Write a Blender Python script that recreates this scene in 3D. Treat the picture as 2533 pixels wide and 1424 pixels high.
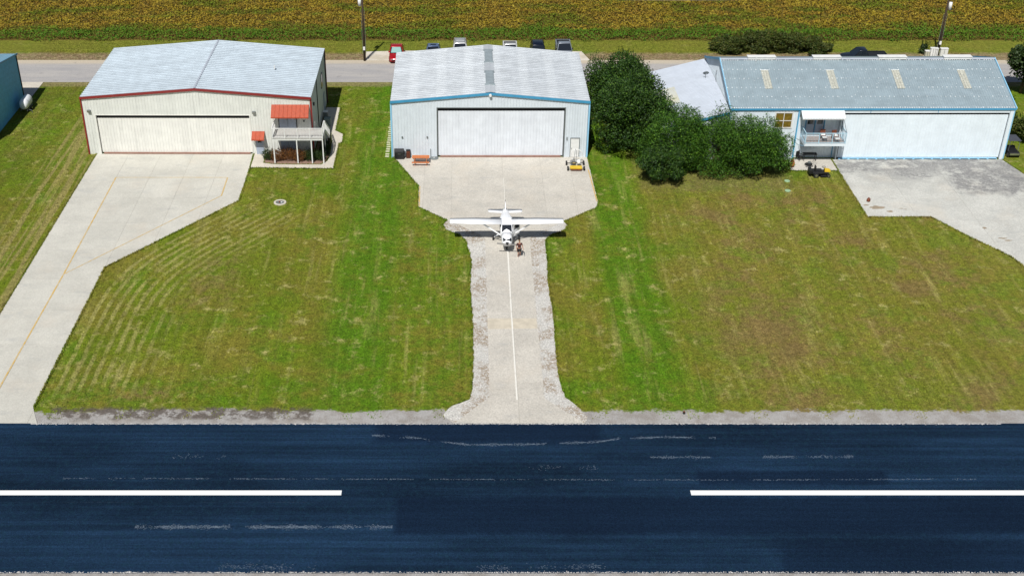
import bpy, bmesh, math, random
import numpy as np
from mathutils import Vector, Matrix
random.seed(7); RNG = np.random.default_rng(11)
S = bpy.context.scene
for o in list(bpy.data.objects): bpy.data.objects.remove(o)
COL = S.collection
PI = math.pi

# ------------------------------------------------------------------ camera
cd = bpy.data.cameras.new('camera'); cam = bpy.data.objects.new('camera', cd); COL.objects.link(cam)
cd.sensor_width = 36; cd.lens = 42.81; cd.shift_x = 0.05004; cd.clip_start = 1; cd.clip_end = 6000
cam.location = (-2.986, -115.287, 53.839)
cam.rotation_euler = (PI/2 - 0.54365, 0, 0)
S.camera = cam
# ------------------------------------------------------------------ light
TOSUN = Vector((-0.20, -0.68, 1.0)).normalized()
w = bpy.data.worlds.new('World'); S.world = w; w.use_nodes = True
nt = w.node_tree; bg = nt.nodes['Background']
sk = nt.nodes.new('ShaderNodeTexSky'); sk.sky_type = 'NISHITA'; sk.sun_disc = False
sk.sun_elevation = math.asin(TOSUN.z); sk.sun_rotation = math.atan2(TOSUN.x, TOSUN.y)
nt.links.new(sk.outputs[0], bg.inputs[0]); bg.inputs[1].default_value = 0.052
sl = bpy.data.lights.new('sun', 'SUN'); sl.energy = 4.9; sl.angle = math.radians(0.5); sl.color = (1, 0.975, 0.93)
so = bpy.data.objects.new('sun', sl); COL.objects.link(so); so.rotation_euler = TOSUN.to_track_quat('Z', 'Y').to_euler()
S.view_settings.view_transform = 'Standard'; S.view_settings.look = 'None'
S.view_settings.exposure = 0.0; S.view_settings.gamma = 1

# ------------------------------------------------------------------ shader helper
class Sh:
    def __init__(s, name, rough=.8, metallic=0., spec=.5):
        s.m = bpy.data.materials.new(name); s.m.use_nodes = True; s.t = s.m.node_tree
        s.b = s.t.nodes['Principled BSDF']
        s.b.inputs['Roughness'].default_value = rough; s.b.inputs['Metallic'].default_value = metallic
        s.b.inputs['Specular IOR Level'].default_value = spec
        s._p = None
    def n(s, k, **kw):
        x = s.t.nodes.new(k)
        for a, v in kw.items(): setattr(x, a, v)
        return x
    def set(s, sock, v):
        if isinstance(v, bpy.types.NodeSocket): s.t.links.new(v, sock)
        elif isinstance(v, (tuple, list)) and len(v) == 3 and sock.type == 'RGBA': sock.default_value = (*v, 1)
        else: sock.default_value = v
    def pos(s):
        if s._p is None: s._p = s.n('ShaderNodeNewGeometry').outputs['Position']
        return s._p
    def obj(s): return s.n('ShaderNodeTexCoord').outputs['Object']
    def xyz(s, v=None):
        x = s.n('ShaderNodeSeparateXYZ'); s.set(x.inputs[0], v if v is not None else s.pos()); return x.outputs
    def math(s, op, a, b=0., c=0., clamp=False):
        x = s.n('ShaderNodeMath', operation=op, use_clamp=clamp)
        s.set(x.inputs[0], a); s.set(x.inputs[1], b)
        s.set(x.inputs[2], c); return x.outputs[0]
    def noise(s, scale, detail=3., rough=.55, vec=None, stretch=None, dist=0., off=None):
        v = vec if vec is not None else s.pos()
        if stretch or off:
            mp = s.n('ShaderNodeMapping'); s.set(mp.inputs[0], v)
            if stretch: mp.inputs['Scale'].default_value = stretch
            if off: mp.inputs['Location'].default_value = off
            v = mp.outputs[0]
        x = s.n('ShaderNodeTexNoise'); s.set(x.inputs['Vector'], v); x.inputs['Scale'].default_value = scale
        x.inputs['Detail'].default_value = detail; x.inputs['Roughness'].default_value = rough; x.inputs['Distortion'].default_value = dist
        return x.outputs[0]
    def ss(s, v, a, b, lo=0., hi=1.):
        x = s.n('ShaderNodeMapRange', interpolation_type='SMOOTHSTEP')
        s.set(x.inputs[0], v); x.inputs[1].default_value = a; x.inputs[2].default_value = b
        x.inputs[3].default_value = lo; x.inputs[4].default_value = hi; return x.outputs[0]
    def mix(s, f, a, b, mode='MIX'):
        x = s.n('ShaderNodeMix', data_type='RGBA', blend_type=mode)
        s.set(x.inputs[0], f); s.set(x.inputs[6], a); s.set(x.inputs[7], b); return x.outputs[2]
    def scale(s, c, f):
        x = s.n('ShaderNodeVectorMath', operation='SCALE'); s.set(x.inputs[0], c); s.set(x.inputs[3], f); return x.outputs[0]
    def box(s, x0, x1, y0, y1, soft=.15, wob=0.):
        X = s.xyz(); px, py = X[0], X[1]
        if wob:
            nn = s.math('MULTIPLY', s.math('SUBTRACT', s.noise(1.3, 4), .5), wob)
            px = s.math('ADD', px, nn); py = s.math('ADD', py, nn)
        a = s.math('MULTIPLY', s.ss(px, x0-soft, x0+soft), s.ss(px, x1-soft, x1+soft, 1, 0))
        b = s.math('MULTIPLY', s.ss(py, y0-soft, y0+soft), s.ss(py, y1-soft, y1+soft, 1, 0))
        return s.math('MULTIPLY', a, b)
    def color(s, c): s.set(s.b.inputs['Base Color'], c); return s
    def bump(s, h, strength=.3, dist=.05):
        x = s.n('ShaderNodeBump'); x.inputs['Strength'].default_value = strength; x.inputs['Distance'].default_value = dist
        s.set(x.inputs['Height'], h); s.t.links.new(x.outputs[0], s.b.inputs['Normal']); return s
    def rnd(s, lo, hi):
        r = s.n('ShaderNodeObjectInfo').outputs['Random']; return s.math('MULTIPLY_ADD', r, hi-lo, lo)

def paint(name, c, rough=.5, metallic=0., var=.10, nscale=1.5, tint=.0, dirt=0., spec=.5):
    s = Sh(name, rough, metallic, spec)
    f = s.ss(s.noise(nscale, 5, .6), .3, .7, 1-var, 1+var)
    if tint: f = s.math('MULTIPLY', f, s.rnd(1-tint, 1+tint))
    col = s.scale(c, f)
    if dirt:
        d = s.ss(s.noise(.8, 6, .7, stretch=(3, 3, .25)), .52, .75, 0, dirt)
        col = s.mix(d, col, tuple(q*.45 for q in c))
    return s.color(col).m

M = {}
# metal sheet and paints
M['cream'] = paint('cream_metal', (.66, .67, .625), .45, 0, .05, 1.2, .03, .30)
M['cream_door'] = paint('cream_door_metal', (.72, .715, .665), .45, 0, .05, 1.0, .025, .28)
M['paleblue'] = paint('pale_blue_metal', (.60, .655, .70), .42, 0, .04, 1.2, .02, .18)
M['whitedoor'] = paint('white_door_metal', (.66, .695, .74), .42, 0, .05, 1.1, .02, .22)
M['white_wall'] = paint('white_wall_metal', (.69, .76, .805), .4, 0, .04, 1.2, .02, .12)
M['blue_wall'] = paint('blue_wall_metal', (.13, .44, .70), .5, 0, .08, 2.5, .02, .15)
M['blue_roof'] = paint('blue_roof_metal', (.24, .44, .56), .45, .2, .06, 1.5, .02, .1)
M['red'] = paint('dark_red_trim', (.22, .022, .022), .45, 0, .08)
M['bluetrim'] = paint('blue_trim', (.05, .27, .46), .42, 0, .08)
M['ltblue'] = paint('light_blue_trim', (.28, .55, .75), .42, 0, .05)
M['white'] = paint('white_paint', (.72, .72, .70), .45, 0, .06, 3, 0, .12)
M['line_white'] = (lambda s: s.color(s.mix(s.math('MULTIPLY', s.ss(s.noise(3.5, 6, .8, stretch=(.3, 2, 1)), .56, .75), .5), (.74, .75, .74), (.30, .32, .36))).m)(Sh('line_white', .7))
M['black'] = paint('black_metal', (.012, .012, .013), .5)
M['dark'] = paint('dark_gap', (.006, .006, .008), .8)
M['grey'] = paint('grey_metal', (.18, .20, .20), .5, .3)
M['bluegrey_door'] = paint('blue_grey_door', (.33, .38, .46), .5)
M['awning'] = paint('orange_red_awning', (.37, .050, .010), .6, 0, .12, 4)
M['fan_red'] = paint('red_brown', (.16, .045, .02), .7, 0, .3, 6)
M['wood'] = paint('orange_wood', (.48, .15, .045), .65, 0, .18, 8, .08)
M['deckwood'] = paint('deck_boards', (.32, .27, .25), .7, 0, .1, 8)
M['terracotta'] = paint('terracotta', (.5, .17, .05), .7)
M['yellow'] = paint('yellow_paint', (.65, .43, .02), .4)
M['rubber'] = paint('rubber', (.012, .012, .012), .8)
M['chrome'] = paint('steel', (.5, .5, .5), .3, .9)
M['cushion'] = paint('white_cushion', (.75, .75, .73), .9)
M['pole'] = paint('pole_wood', (.045, .028, .018), .85, 0, .3, 6)
M['planewhite'] = paint('aircraft_white', (.82, .83, .85), .28, 0, .02)
M['skin'] = paint('skin', (.42, .22, .14), .6)
M['shirt'] = paint('dark_red_shirt', (.07, .018, .015), .9)
M['shorts'] = paint('dark_shorts', (.012, .011, .012), .9)
M['hair'] = paint('hair', (.16, .09, .04), .8)
M['bark'] = paint('bark', (.09, .06, .04), .9, 0, .3, 6)
M['reflect'] = paint('bright_screw_heads', (.80, .84, .85), .5, 0)
M['amber'] = paint('amber_glass', (.17, .115, .02), .12, 0, .25, 3)
M['porch_floor'] = paint('porch_floor', (.46, .45, .42), .7)
M['translucent_panel'] = paint('aged_skylight', (.42, .42, .36), .5, 0, .18, 5, .06)
M['vent_grey'] = paint('vent_grey', (.30, .35, .37), .5, .2)
M['tan_panel'] = paint('aged_tan_panel', (.46, .45, .34), .5, 0, .08, 5, .02)
M['soil'] = paint('bed_soil', (.24, .15, .11), .95, 0, .2, 6)
def glass(name, c=(.01, .014, .02)):
    s = Sh(name, .06, 0, .8); return s.color(c).m
M['glass'] = glass('dark_glass'); M['sunshade'] = glass('teal_sunshade', (.25, .42, .40))

def roofmat(name, c, var=.06, tint=.03, band=None, metallic=.15, rough=.42, dirt=.25, specks=0.):
    s = Sh(name, rough, metallic)
    f = s.ss(s.noise(.9, 5, .6), .3, .7, 1-var, 1+var)
    f = s.math('MULTIPLY', f, s.rnd(1-tint, 1+tint))
    col = s.scale(c, f)
    d = s.ss(s.noise(1.1, 6, .75, stretch=(.35, 3, 1)), .5, .78, 0, dirt)
    col = s.mix(d, col, tuple(q*.6 for q in c))
    if band:
        X = s.xyz()[0]; wv = s.math('SINE', s.math('MULTIPLY', X, 2*PI/band))
        col = s.mix(s.ss(wv, .1, .9, 0, .3), col, (.62, .65, .67))
    if specks:
        col = s.mix(s.ss(s.noise(7, 2, .5), .70, .76, 0, specks), col, (.8, .82, .82))
    s.set(s.b.inputs['Roughness'], s.ss(s.noise(3, 3), .3, .7, rough-.07, rough+.12))
    return s.color(col).m
M['roof_galv'] = roofmat('galvanised_roof', (.44, .505, .555), .08, .05)
M['roof_white'] = roofmat('white_aged_roof', (.475, .505, .53), .08, .07, band=2.87, dirt=.6)
M['roof_grey'] = roofmat('grey_roof', (.285, .355, .39), .07, .02, dirt=.3, specks=.5)
M['roof_annex'] = roofmat('white_annex_roof', (.47, .51, .57), .04, .02, dirt=.15)

def concrete(name, c, stain=.25, dark=None, fine=.12):
    s = Sh(name, .85, 0, .3)
    f = s.math('MULTIPLY', s.ss(s.noise(.35, 6, .65), .3, .7, 1-.08, 1+.07), s.ss(s.noise(9, 4, .7), .25, .75, 1-fine, 1+fine))
    f = s.math('MULTIPLY', f, s.rnd(.97, 1.03))
    col = s.scale(c, f)
    col = s.mix(s.ss(s.noise(.55, 6, .7, stretch=(.6, 1.5, 1), off=(3, 7, 0)), .52, .72, 0, stain), col, (.30, .31, .31))
    col = s.mix(s.ss(s.noise(.22, 5, .65, off=(9, 1, 0)), .5, .7, 0, .3), col, (.54, .475, .385))
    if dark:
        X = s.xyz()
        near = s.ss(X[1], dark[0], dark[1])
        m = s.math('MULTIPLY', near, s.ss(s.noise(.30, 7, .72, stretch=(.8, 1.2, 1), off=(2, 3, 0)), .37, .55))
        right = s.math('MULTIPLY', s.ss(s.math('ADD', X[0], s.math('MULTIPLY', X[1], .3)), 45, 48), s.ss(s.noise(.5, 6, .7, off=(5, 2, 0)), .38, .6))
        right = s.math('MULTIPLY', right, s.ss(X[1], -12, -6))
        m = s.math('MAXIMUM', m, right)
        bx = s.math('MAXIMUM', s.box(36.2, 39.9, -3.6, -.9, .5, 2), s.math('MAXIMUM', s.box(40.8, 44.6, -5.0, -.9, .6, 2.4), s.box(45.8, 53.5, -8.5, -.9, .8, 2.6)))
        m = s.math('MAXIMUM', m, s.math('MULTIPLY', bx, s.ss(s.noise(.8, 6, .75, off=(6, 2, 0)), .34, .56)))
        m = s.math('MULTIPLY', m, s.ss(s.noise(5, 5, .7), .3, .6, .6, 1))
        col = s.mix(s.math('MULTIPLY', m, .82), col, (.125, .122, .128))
    s.bump(s.noise(14, 4, .7), .15, .02)
    return s.color(col).m
M['concrete'] = concrete('pale_concrete', (.495, .48, .425), .35)
M['concrete_mid'] = concrete('apron_concrete', (.490, .460, .405), .40, fine=.2)
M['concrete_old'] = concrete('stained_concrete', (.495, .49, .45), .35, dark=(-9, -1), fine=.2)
M['walk'] = concrete('sidewalk_concrete', (.54, .495, .42), .12)
M['kerbstone'] = concrete('paver_concrete', (.50, .50, .34), .1)
M['yline'] = (lambda s: s.color(s.mix(s.ss(s.noise(2.2, 5, .7), .35, .65, .1, .9), (.46, .40, .28), (.56, .34, .05))).m)(Sh('worn_yellow_line', .8))
M['wline'] = (lambda s: s.color(s.mix(s.ss(s.noise(3, 5, .7), .25, .5, .4, 1), (.5, .46, .4), (.70, .68, .62))).m)(Sh('worn_white_line', .8))
M['rust'] = (lambda s: s.color(s.mix(s.noise(3, 4), (.16, .05, .03), (.32, .20, .15))).m)(Sh('red_brown_door_seal', .8))

# runway
def runway_mat():
    s = Sh('dark_asphalt', .9, 0, .06)
    X = s.xyz()
    base = (.0066, .0182, .0392)
    big = s.ss(s.noise(.12, 5, .6, stretch=(.4, 1.2, 1)), .3, .7, .62, 1.4)
    streak = s.ss(s.noise(1.0, 6, .65, stretch=(.045, 2.4, 1)), .35, .75, .85, 1.5)
    fine = s.math('MULTIPLY', s.ss(s.noise(20, 3, .8), .28, .72, .55, 1.55), s.ss(s.noise(6, 4, .8), .28, .72, .82, 1.2))
    f = s.math('MULTIPLY', s.math('MULTIPLY', big, streak), fine)
    col = s.scale(base, f)
    gn = s.noise(2.5, 3, .6)
    col = s.mix(s.ss(gn, .45, .7, 0, .35), col, s.scale((.0080, .0285, .0450), fine))
    # narrow pale wear lines along the paving passes
    ln = s.ss(s.noise(1.0, 4, .5, stretch=(.012, 9, 1), off=(0, 3, 0)), .66, .76)
    ln = s.math('MULTIPLY', ln, s.ss(s.noise(1, 4, .7, stretch=(.12, .6, 1)), .42, .62))
    ln = s.math('MULTIPLY', ln, s.ss(s.noise(18, 3, .7), .4, .65))
    col = s.mix(s.math('MULTIPLY', ln, .5), col, (.12, .16, .22))
    # fresh sealed patches, darker
    dk = s.box(-7.3, 200, -56.7, -53.1, .35, .9)
    dk = s.math('MAXIMUM', dk, s.box(13.1, 26, -51.9, -50.4, .3, .6))
    dk = s.math('MAXIMUM', dk, s.box(-9, 7, -47.4, -45.0, .5, 1.0))
    dk = s.math('MAXIMUM', dk, s.math('MULTIPLY', s.box(17, 200, -60.3, -57.2, .5, 1.5), .8))
    col = s.mix(s.math('MULTIPLY', dk, .72), col, s.scale((.0038, .0100, .0245), fine))
    s.bump(s.noise(30, 3, .7), .25, .01)
    return s.color(col).m
M['runway'] = runway_mat()

def grass_color(s):
    """colour of the mown lawn, weeds and bare earth by place; also used by the blades"""
    X = s.xyz(); x, y = X[0], X[1]
    green = (.104, .142, .008); lush = (.058, .140, .004); olive = (.142, .132, .018); dry = (.300, .265, .100); brown = (.165, .115, .045)
    n1 = s.noise(.16, 6, .7); n2 = s.noise(.5, 6, .72, off=(4, 8, 0)); n3 = s.noise(2.2, 5, .75, off=(1, 2, 0)); n4 = s.noise(7, 4, .85)
    col = s.mix(s.ss(n1, .38, .62), green, olive)
    # greener strips on both sides of the middle hangar plot
    lushm = s.math('MAXIMUM', s.math('MULTIPLY', s.ss(x, -15.5, -12.5), s.ss(x, -9.5, -7.5, 1, 0)), s.math('MULTIPLY', s.ss(x, 8.5, 10), s.ss(x, 13, 15.5, 1, 0)))
    lushm = s.math('MULTIPLY', lushm, s.ss(n2, .3, .58, .25, 1))
    lushm = s.math('MAXIMUM', lushm, s.math('MULTIPLY', s.math('MULTIPLY', s.ss(x, -15, -11), s.ss(x, -1, 4, 1, 0)), s.ss(n2, .38, .62, 0, .75)))
    lushm = s.math('MAXIMUM', lushm, s.math('MULTIPLY', s.math('MULTIPLY', s.ss(y, -44.5, -42), s.ss(y, -40.5, -38, 1, 0)), s.ss(n2, .38, .6, 0, .8)))
    lushm = s.math('MAXIMUM', lushm, s.math('MULTIPLY', s.math('MULTIPLY', s.ss(y, -9, -1), s.ss(y, 10, 30, 1, 0)), s.ss(n2, .35, .6, .05, .55)))
    # right lawn is drier, with greener clumps
    rt = s.math('MULTIPLY', s.ss(x, 14, 21), s.ss(y, -3, -9))
    lushm = s.math('MAXIMUM', lushm, s.math('MULTIPLY', s.ss(s.noise(.17, 6, .65, off=(3, 17, 0)), .52, .66), .7))
    col = s.mix(s.math('MULTIPLY', lushm, .85), col, lush)
    col = s.mix(s.math('MULTIPLY', rt, .6), col, s.mix(s.ss(n2, .35, .65), (.138, .148, .016), (.170, .135, .030)))
    dryp = s.math('MULTIPLY', s.ss(s.noise(.6, 6, .7, off=(7, 7, 0)), .54, .68), s.ss(n3, .35, .6, .3, 1))
    col = s.mix(s.math('MULTIPLY', dryp, .8), col, dry)
    mac = s.math('MULTIPLY', rt, s.ss(s.noise(.13, 6, .72, off=(21, 4, 0)), .48, .62))
    col = s.mix(s.math('MULTIPLY', mac, .8), col, (.160, .112, .040))
    mac2 = s.math('MULTIPLY', rt, s.ss(s.noise(.2, 6, .75, off=(1, 34, 0)), .50, .62))
    col = s.mix(s.math('MULTIPLY', mac2, .6), col, (.100, .150, .012))
    # dead brown patches
    bp = s.math('MAXIMUM', s.math('MULTIPLY', s.box(-26.3, -22.5, -29.5, -20.5, 1.5, 3.5), .55), s.math('MULTIPLY', s.box(16, 26, -36, -27, 2.5, 4), .45))
    bp = s.math('MAXIMUM', bp, s.math('MULTIPLY', s.box(-28.5, -25.0, -42.2, -40.8, .6, 1.5), .8))
    bp = s.math('MULTIPLY', bp, s.ss(s.noise(.5, 6, .75, off=(1, 9, 0)), .42, .58))
    col = s.mix(bp, col, brown)
    # mowing stripes: follow the left driveway's edge close by it
    d1 = s.math('ADD', x, 34.3)
    d2 = s.math('SUBTRACT', s.math('MULTIPLY', d1, .796), s.math('MULTIPLY', s.math('ADD', y, 22.8), .605))
    d = s.math('SMOOTH_MIN', d1, d2, 6.0)
    dw = s.math('ADD', d, s.math('MULTIPLY', s.math('SUBTRACT', n2, .5), .5))
    wave = s.ss(s.math('SINE', s.math('MULTIPLY', dw, 2*PI/.82)), -.2, .7)
    near = s.math('MULTIPLY', s.math('MULTIPLY', s.ss(d, .2, 1.0), s.ss(d, 4.5, 10, 1, 0)), s.math('MULTIPLY', s.ss(y, -43, -40), s.ss(y, -10, -15)))
    near = s.math('MULTIPLY', near, s.math('MULTIPLY', s.ss(s.noise(.35, 4, .6, off=(5, 0, 0)), .34, .54), s.ss(n3, .3, .6, .75, 1)))
    col = s.mix(s.math('MULTIPLY', s.math('MULTIPLY', wave, near), .7), col, (.260, .240, .080))
    # faint stripes everywhere else, parallel to the lots
    xw = s.math('ADD', x, s.math('MULTIPLY', s.noise(.25, 3, .5, stretch=(1, .35, 1)), .5))
    wv = s.ss(s.noise(1.0, 3, .6, stretch=(1.5, .05, 1), off=(4, 1, 0)), .46, .62)
    m2 = s.math('MULTIPLY', s.ss(s.noise(.5, 5, .65, stretch=(1, .22, 1), off=(8, 0, 0)), .46, .66), s.math('MULTIPLY', s.ss(y, -44, -41), s.ss(y, 16, 12)))
    col = s.mix(s.math('MULTIPLY', s.math('MULTIPLY', wv, m2), .45), col, (.280, .250, .080))
    wv3 = s.noise(1.0, 4, .6, stretch=(1.6, .07, 1))
    col = s.scale(col, s.ss(wv3, .3, .7, .88, 1.12))
    # tyre paths left of the left driveway
    lft = s.math('MULTIPLY', s.ss(x, -46.2, -45.2), s.ss(x, -41.3, -40.9, 1, 0))
    trk = s.ss(s.noise(1.2, 3, .5, stretch=(1.3, .04, 1), off=(2, 0, 0)), .44, .56)
    col = s.mix(s.math('MULTIPLY', s.math('MULTIPLY', lft, trk), s.math('MULTIPLY', s.ss(y, 14, 8), .8)), col, (.23, .195, .07))
    col = s.mix(s.math('MULTIPLY', s.math('MULTIPLY', s.ss(x, -44, -50), s.ss(s.noise(.3, 5, .7, off=(0, 5, 0)), .42, .6)), .5), col, (.085, .082, .012))
    # fine grain
    col = s.scale(col, 1.10)
    g = s.math('MULTIPLY', s.ss(n4, .28, .72, .55, 1.55), s.ss(n3, .25, .75, .66, 1.36))
    g = s.math('MULTIPLY', g, s.ss(s.noise(42, 2, .8), .25, .75, .75, 1.25))
    col = s.scale(col, g)
    # beside the rear road: verge with dead grass and earth
    yj = s.math('ADD', y, s.math('MULTIPLY', s.math('SUBTRACT', s.noise(.5, 6, .7, off=(2, 2, 0)), .5), 1.6))
    ver = s.math('MULTIPLY', s.ss(yj, 27.8, 28.1), s.ss(yj, 30.0, 31.3, 1, 0))
    col = s.mix(s.math('MULTIPLY', ver, s.ss(n3, .3, .6, .55, 1)), col, s.scale(s.mix(s.ss(s.noise(1.4, 5, .7), .4, .6), (.20, .135, .085), (.25, .20, .11)), g))
    nr = s.math('MULTIPLY', s.ss(yj, 19.2, 19.9), s.ss(yj, 21.5, 22, 1, 0))
    col = s.mix(s.math('MULTIPLY', nr, .6), col, s.scale((.24, .19, .10), g))
    vg = s.math('MULTIPLY', s.ss(yj, 31.0, 31.8), s.ss(yj, 35.6, 36, 1, 0))
    col = s.mix(s.math('MULTIPLY', vg, .75), col, s.scale(s.mix(n2, (.115, .155, .010), (.20, .175, .035)), g))
    return col, g, n3, n4

def ground_mat():
    s = Sh('lawn_and_verges', .95, 0, .15)
    col, g, n3, n4 = grass_color(s)
    X = s.xyz(); x, y = X[0], X[1]
    # worn gravel shoulder of the runway, broken edge
    e = s.math('ADD', y, s.math('MULTIPLY', s.math('SUBTRACT', s.noise(.35, 7, .72, off=(11, 0, 0)), .5), 2.4))
    e = s.math('ADD', e, s.math('MULTIPLY', s.math('SUBTRACT', s.noise(3.5, 4, .7), .5), .9))
    gr = s.math('MULTIPLY', s.ss(e, -43.45, -43.75), s.ss(y, -61.7, -61.3))
    gcol = s.scale(s.mix(s.ss(s.noise(.8, 6, .7), .4, .62), (.40, .385, .37), (.31, .285, .26)), s.math('MULTIPLY', s.ss(s.noise(16, 4, .8), .25, .75, .6, 1.35), s.ss(s.noise(50, 2, .8), .25, .75, .8, 1.2)))
    col = s.mix(gr, col, gcol)
    # dried weeds and brown earth on the shoulder at the left
    wd = s.math('MULTIPLY', s.box(-33, -13.8, -44.6, -43.2, .25, .9), s.ss(s.noise(1.1, 6, .75, off=(3, 3, 0)), .42, .53))
    col = s.mix(s.math('MULTIPLY', wd, .85), col, s.scale((.105, .085, .070), s.ss(n4, .3, .7, .4, 1.5)))
    # crop field soil beyond the verge
    fy = s.ss(s.math('ADD', y, s.math('MULTIPLY', n3, .5)), 35.4, 35.8)
    col = s.mix(fy, col, s.scale((.12, .09, .018), s.ss(s.noise(4, 5, .8), .25, .75, .4, 1.6)))
    # bare earth below the big trees
    col = s.mix(s.math('MULTIPLY', s.box(15, 30, -7.6, 3, 1.2, 3), .5), col, s.scale((.17, .14, .06), g))
    s.bump(s.noise(16, 5, .8), .9, .08)
    return s.color(col).m
M['ground'] = ground_mat()
def tuft_mat():
    s = Sh('grass_blades', .85, 0, .2); c, *_ = grass_color(s)
    c = s.scale(c, 1.12); return s.color(c).m
M['tuft'] = tuft_mat()
def road_mat():
    s = Sh('grey_road', .9, 0, .2); X = s.xyz()
    c = s.mix(s.ss(s.noise(.5, 6, .7, stretch=(.25, 1.5, 1)), .35, .65), (.31, .30, .30), (.38, .36, .34))
    c = s.mix(s.ss(X[1], 26.3, 27.5), c, (.46, .40, .31))
    c = s.mix(s.math('MULTIPLY', s.ss(s.noise(.8, 5, .7, off=(2, 2, 0)), .6, .7), .4), c, (.16, .15, .15))
    c = s.scale(c, s.ss(s.noise(14, 4, .8), .25, .75, .82, 1.18)); return s.color(c).m
M['road'] = road_mat()
M['caliche'] = (lambda s: s.color(s.scale(s.mix(s.ss(s.noise(.5, 6, .7), .42, .62), (.58, .53, .45), (.47, .42, .33)), s.ss(s.noise(12, 4, .8), .25, .75, .85, 1.15))).m)(Sh('pale_parking_gravel', .9))
def crushed():
    s = Sh('crushed_white_gravel', .9, 0, .2)
    f = s.ss(s.noise(9, 5, .85), .28, .72, .60, 1.22)
    c = s.scale((.56, .545, .505), f)
    b = s.math('MULTIPLY', s.ss(s.noise(.42, 5, .65, off=(5, 5, 0)), .44, .56), s.ss(s.noise(3.5, 5, .8), .40, .54))
    c = s.mix(s.math('MULTIPLY', b, .8), c, (.27, .20, .13))
    s.bump(s.noise(12, 5, .8), .8, .06); return s.color(c).m
M['crushed'] = crushed()
M['pebble'] = paint('pebble', (.46, .445, .43), .9, 0, .4, 9)

def leafmat(name, a, b, c=None, sc=1.1, trans=.15):
    s = Sh(name, .6, 0, .3)
    col = s.mix(s.ss(s.noise(sc, 4, .6), .35, .65), a, b)
    if c: col = s.mix(s.ss(s.noise(sc*3.1, 3, .7, off=(3, 1, 4)), .50, .64), col, c)
    col = s.scale(col, s.ss(s.noise(9, 3, .8), .25, .75, .45, 1.6))
    s.color(col)
    tr = s.n('ShaderNodeBsdfTranslucent'); s.set(tr.inputs[0], col)
    mx = s.n('ShaderNodeMixShader'); mx.inputs[0].default_value = trans
    s.t.links.new(s.b.outputs[0], mx.inputs[1]); s.t.links.new(tr.outputs[0], mx.inputs[2])
    s.t.links.new(mx.outputs[0], s.t.nodes['Material Output'].inputs[0]); return s.m
M['leaf_big'] = leafmat('broad_leaves', (.008, .030, .003), (.022, .062, .005), (.080, .155, .012), trans=.08)
M['leaf_weep'] = leafmat('narrow_leaves', (.010, .042, .003), (.040, .115, .006), (.13, .26, .02), trans=.10)
M['leaf_dark'] = leafmat('dark_leaves', (.012, .028, .005), (.024, .048, .007), (.04, .075, .01))
M['leaf_rust'] = leafmat('russet_leaves', (.09, .034, .008), (.17, .065, .013), (.24, .12, .035), 2.5)
M['leaf_hedge'] = leafmat('hedge_leaves', (.030, .056, .007), (.065, .088, .013), (.105, .098, .022))
def crop():
    s = Sh('crop_leaves', .7, 0, .2); X = s.xyz(); x, y = X[0], X[1]
    gold = s.mix(s.ss(s.noise(.35, 5, .7), .35, .65), (.255, .190, .013), (.190, .112, .012))
    gold = s.mix(s.ss(s.noise(1.3, 4, .7, off=(1, 1, 0)), .5, .68, 0, .8), gold, (.330, .270, .032))
    gold = s.mix(s.ss(s.noise(.22, 4, .6, stretch=(.5, 1.4, 1), off=(6, 6, 0)), .47, .60, 0, .9), gold, (.090, .130, .006))
    e = s.math('ADD', y, s.math('MULTIPLY', s.math('SUBTRACT', s.noise(.14, 5, .7, off=(2, 5, 0)), .5), 15))
    gm = s.ss(e, 40.4, 38.2)
    gr = s.mix(s.ss(s.noise(1.2, 4, .7), .35, .65), (.038, .120, .004), (.090, .145, .008))
    c = s.mix(gm, gold, gr)
    c = s.scale(c, s.ss(s.noise(6, 3, .8, off=(3, 3, 3)), .25, .75, .40, 1.65)); return s.color(c).m
M['crop'] = crop()

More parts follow.
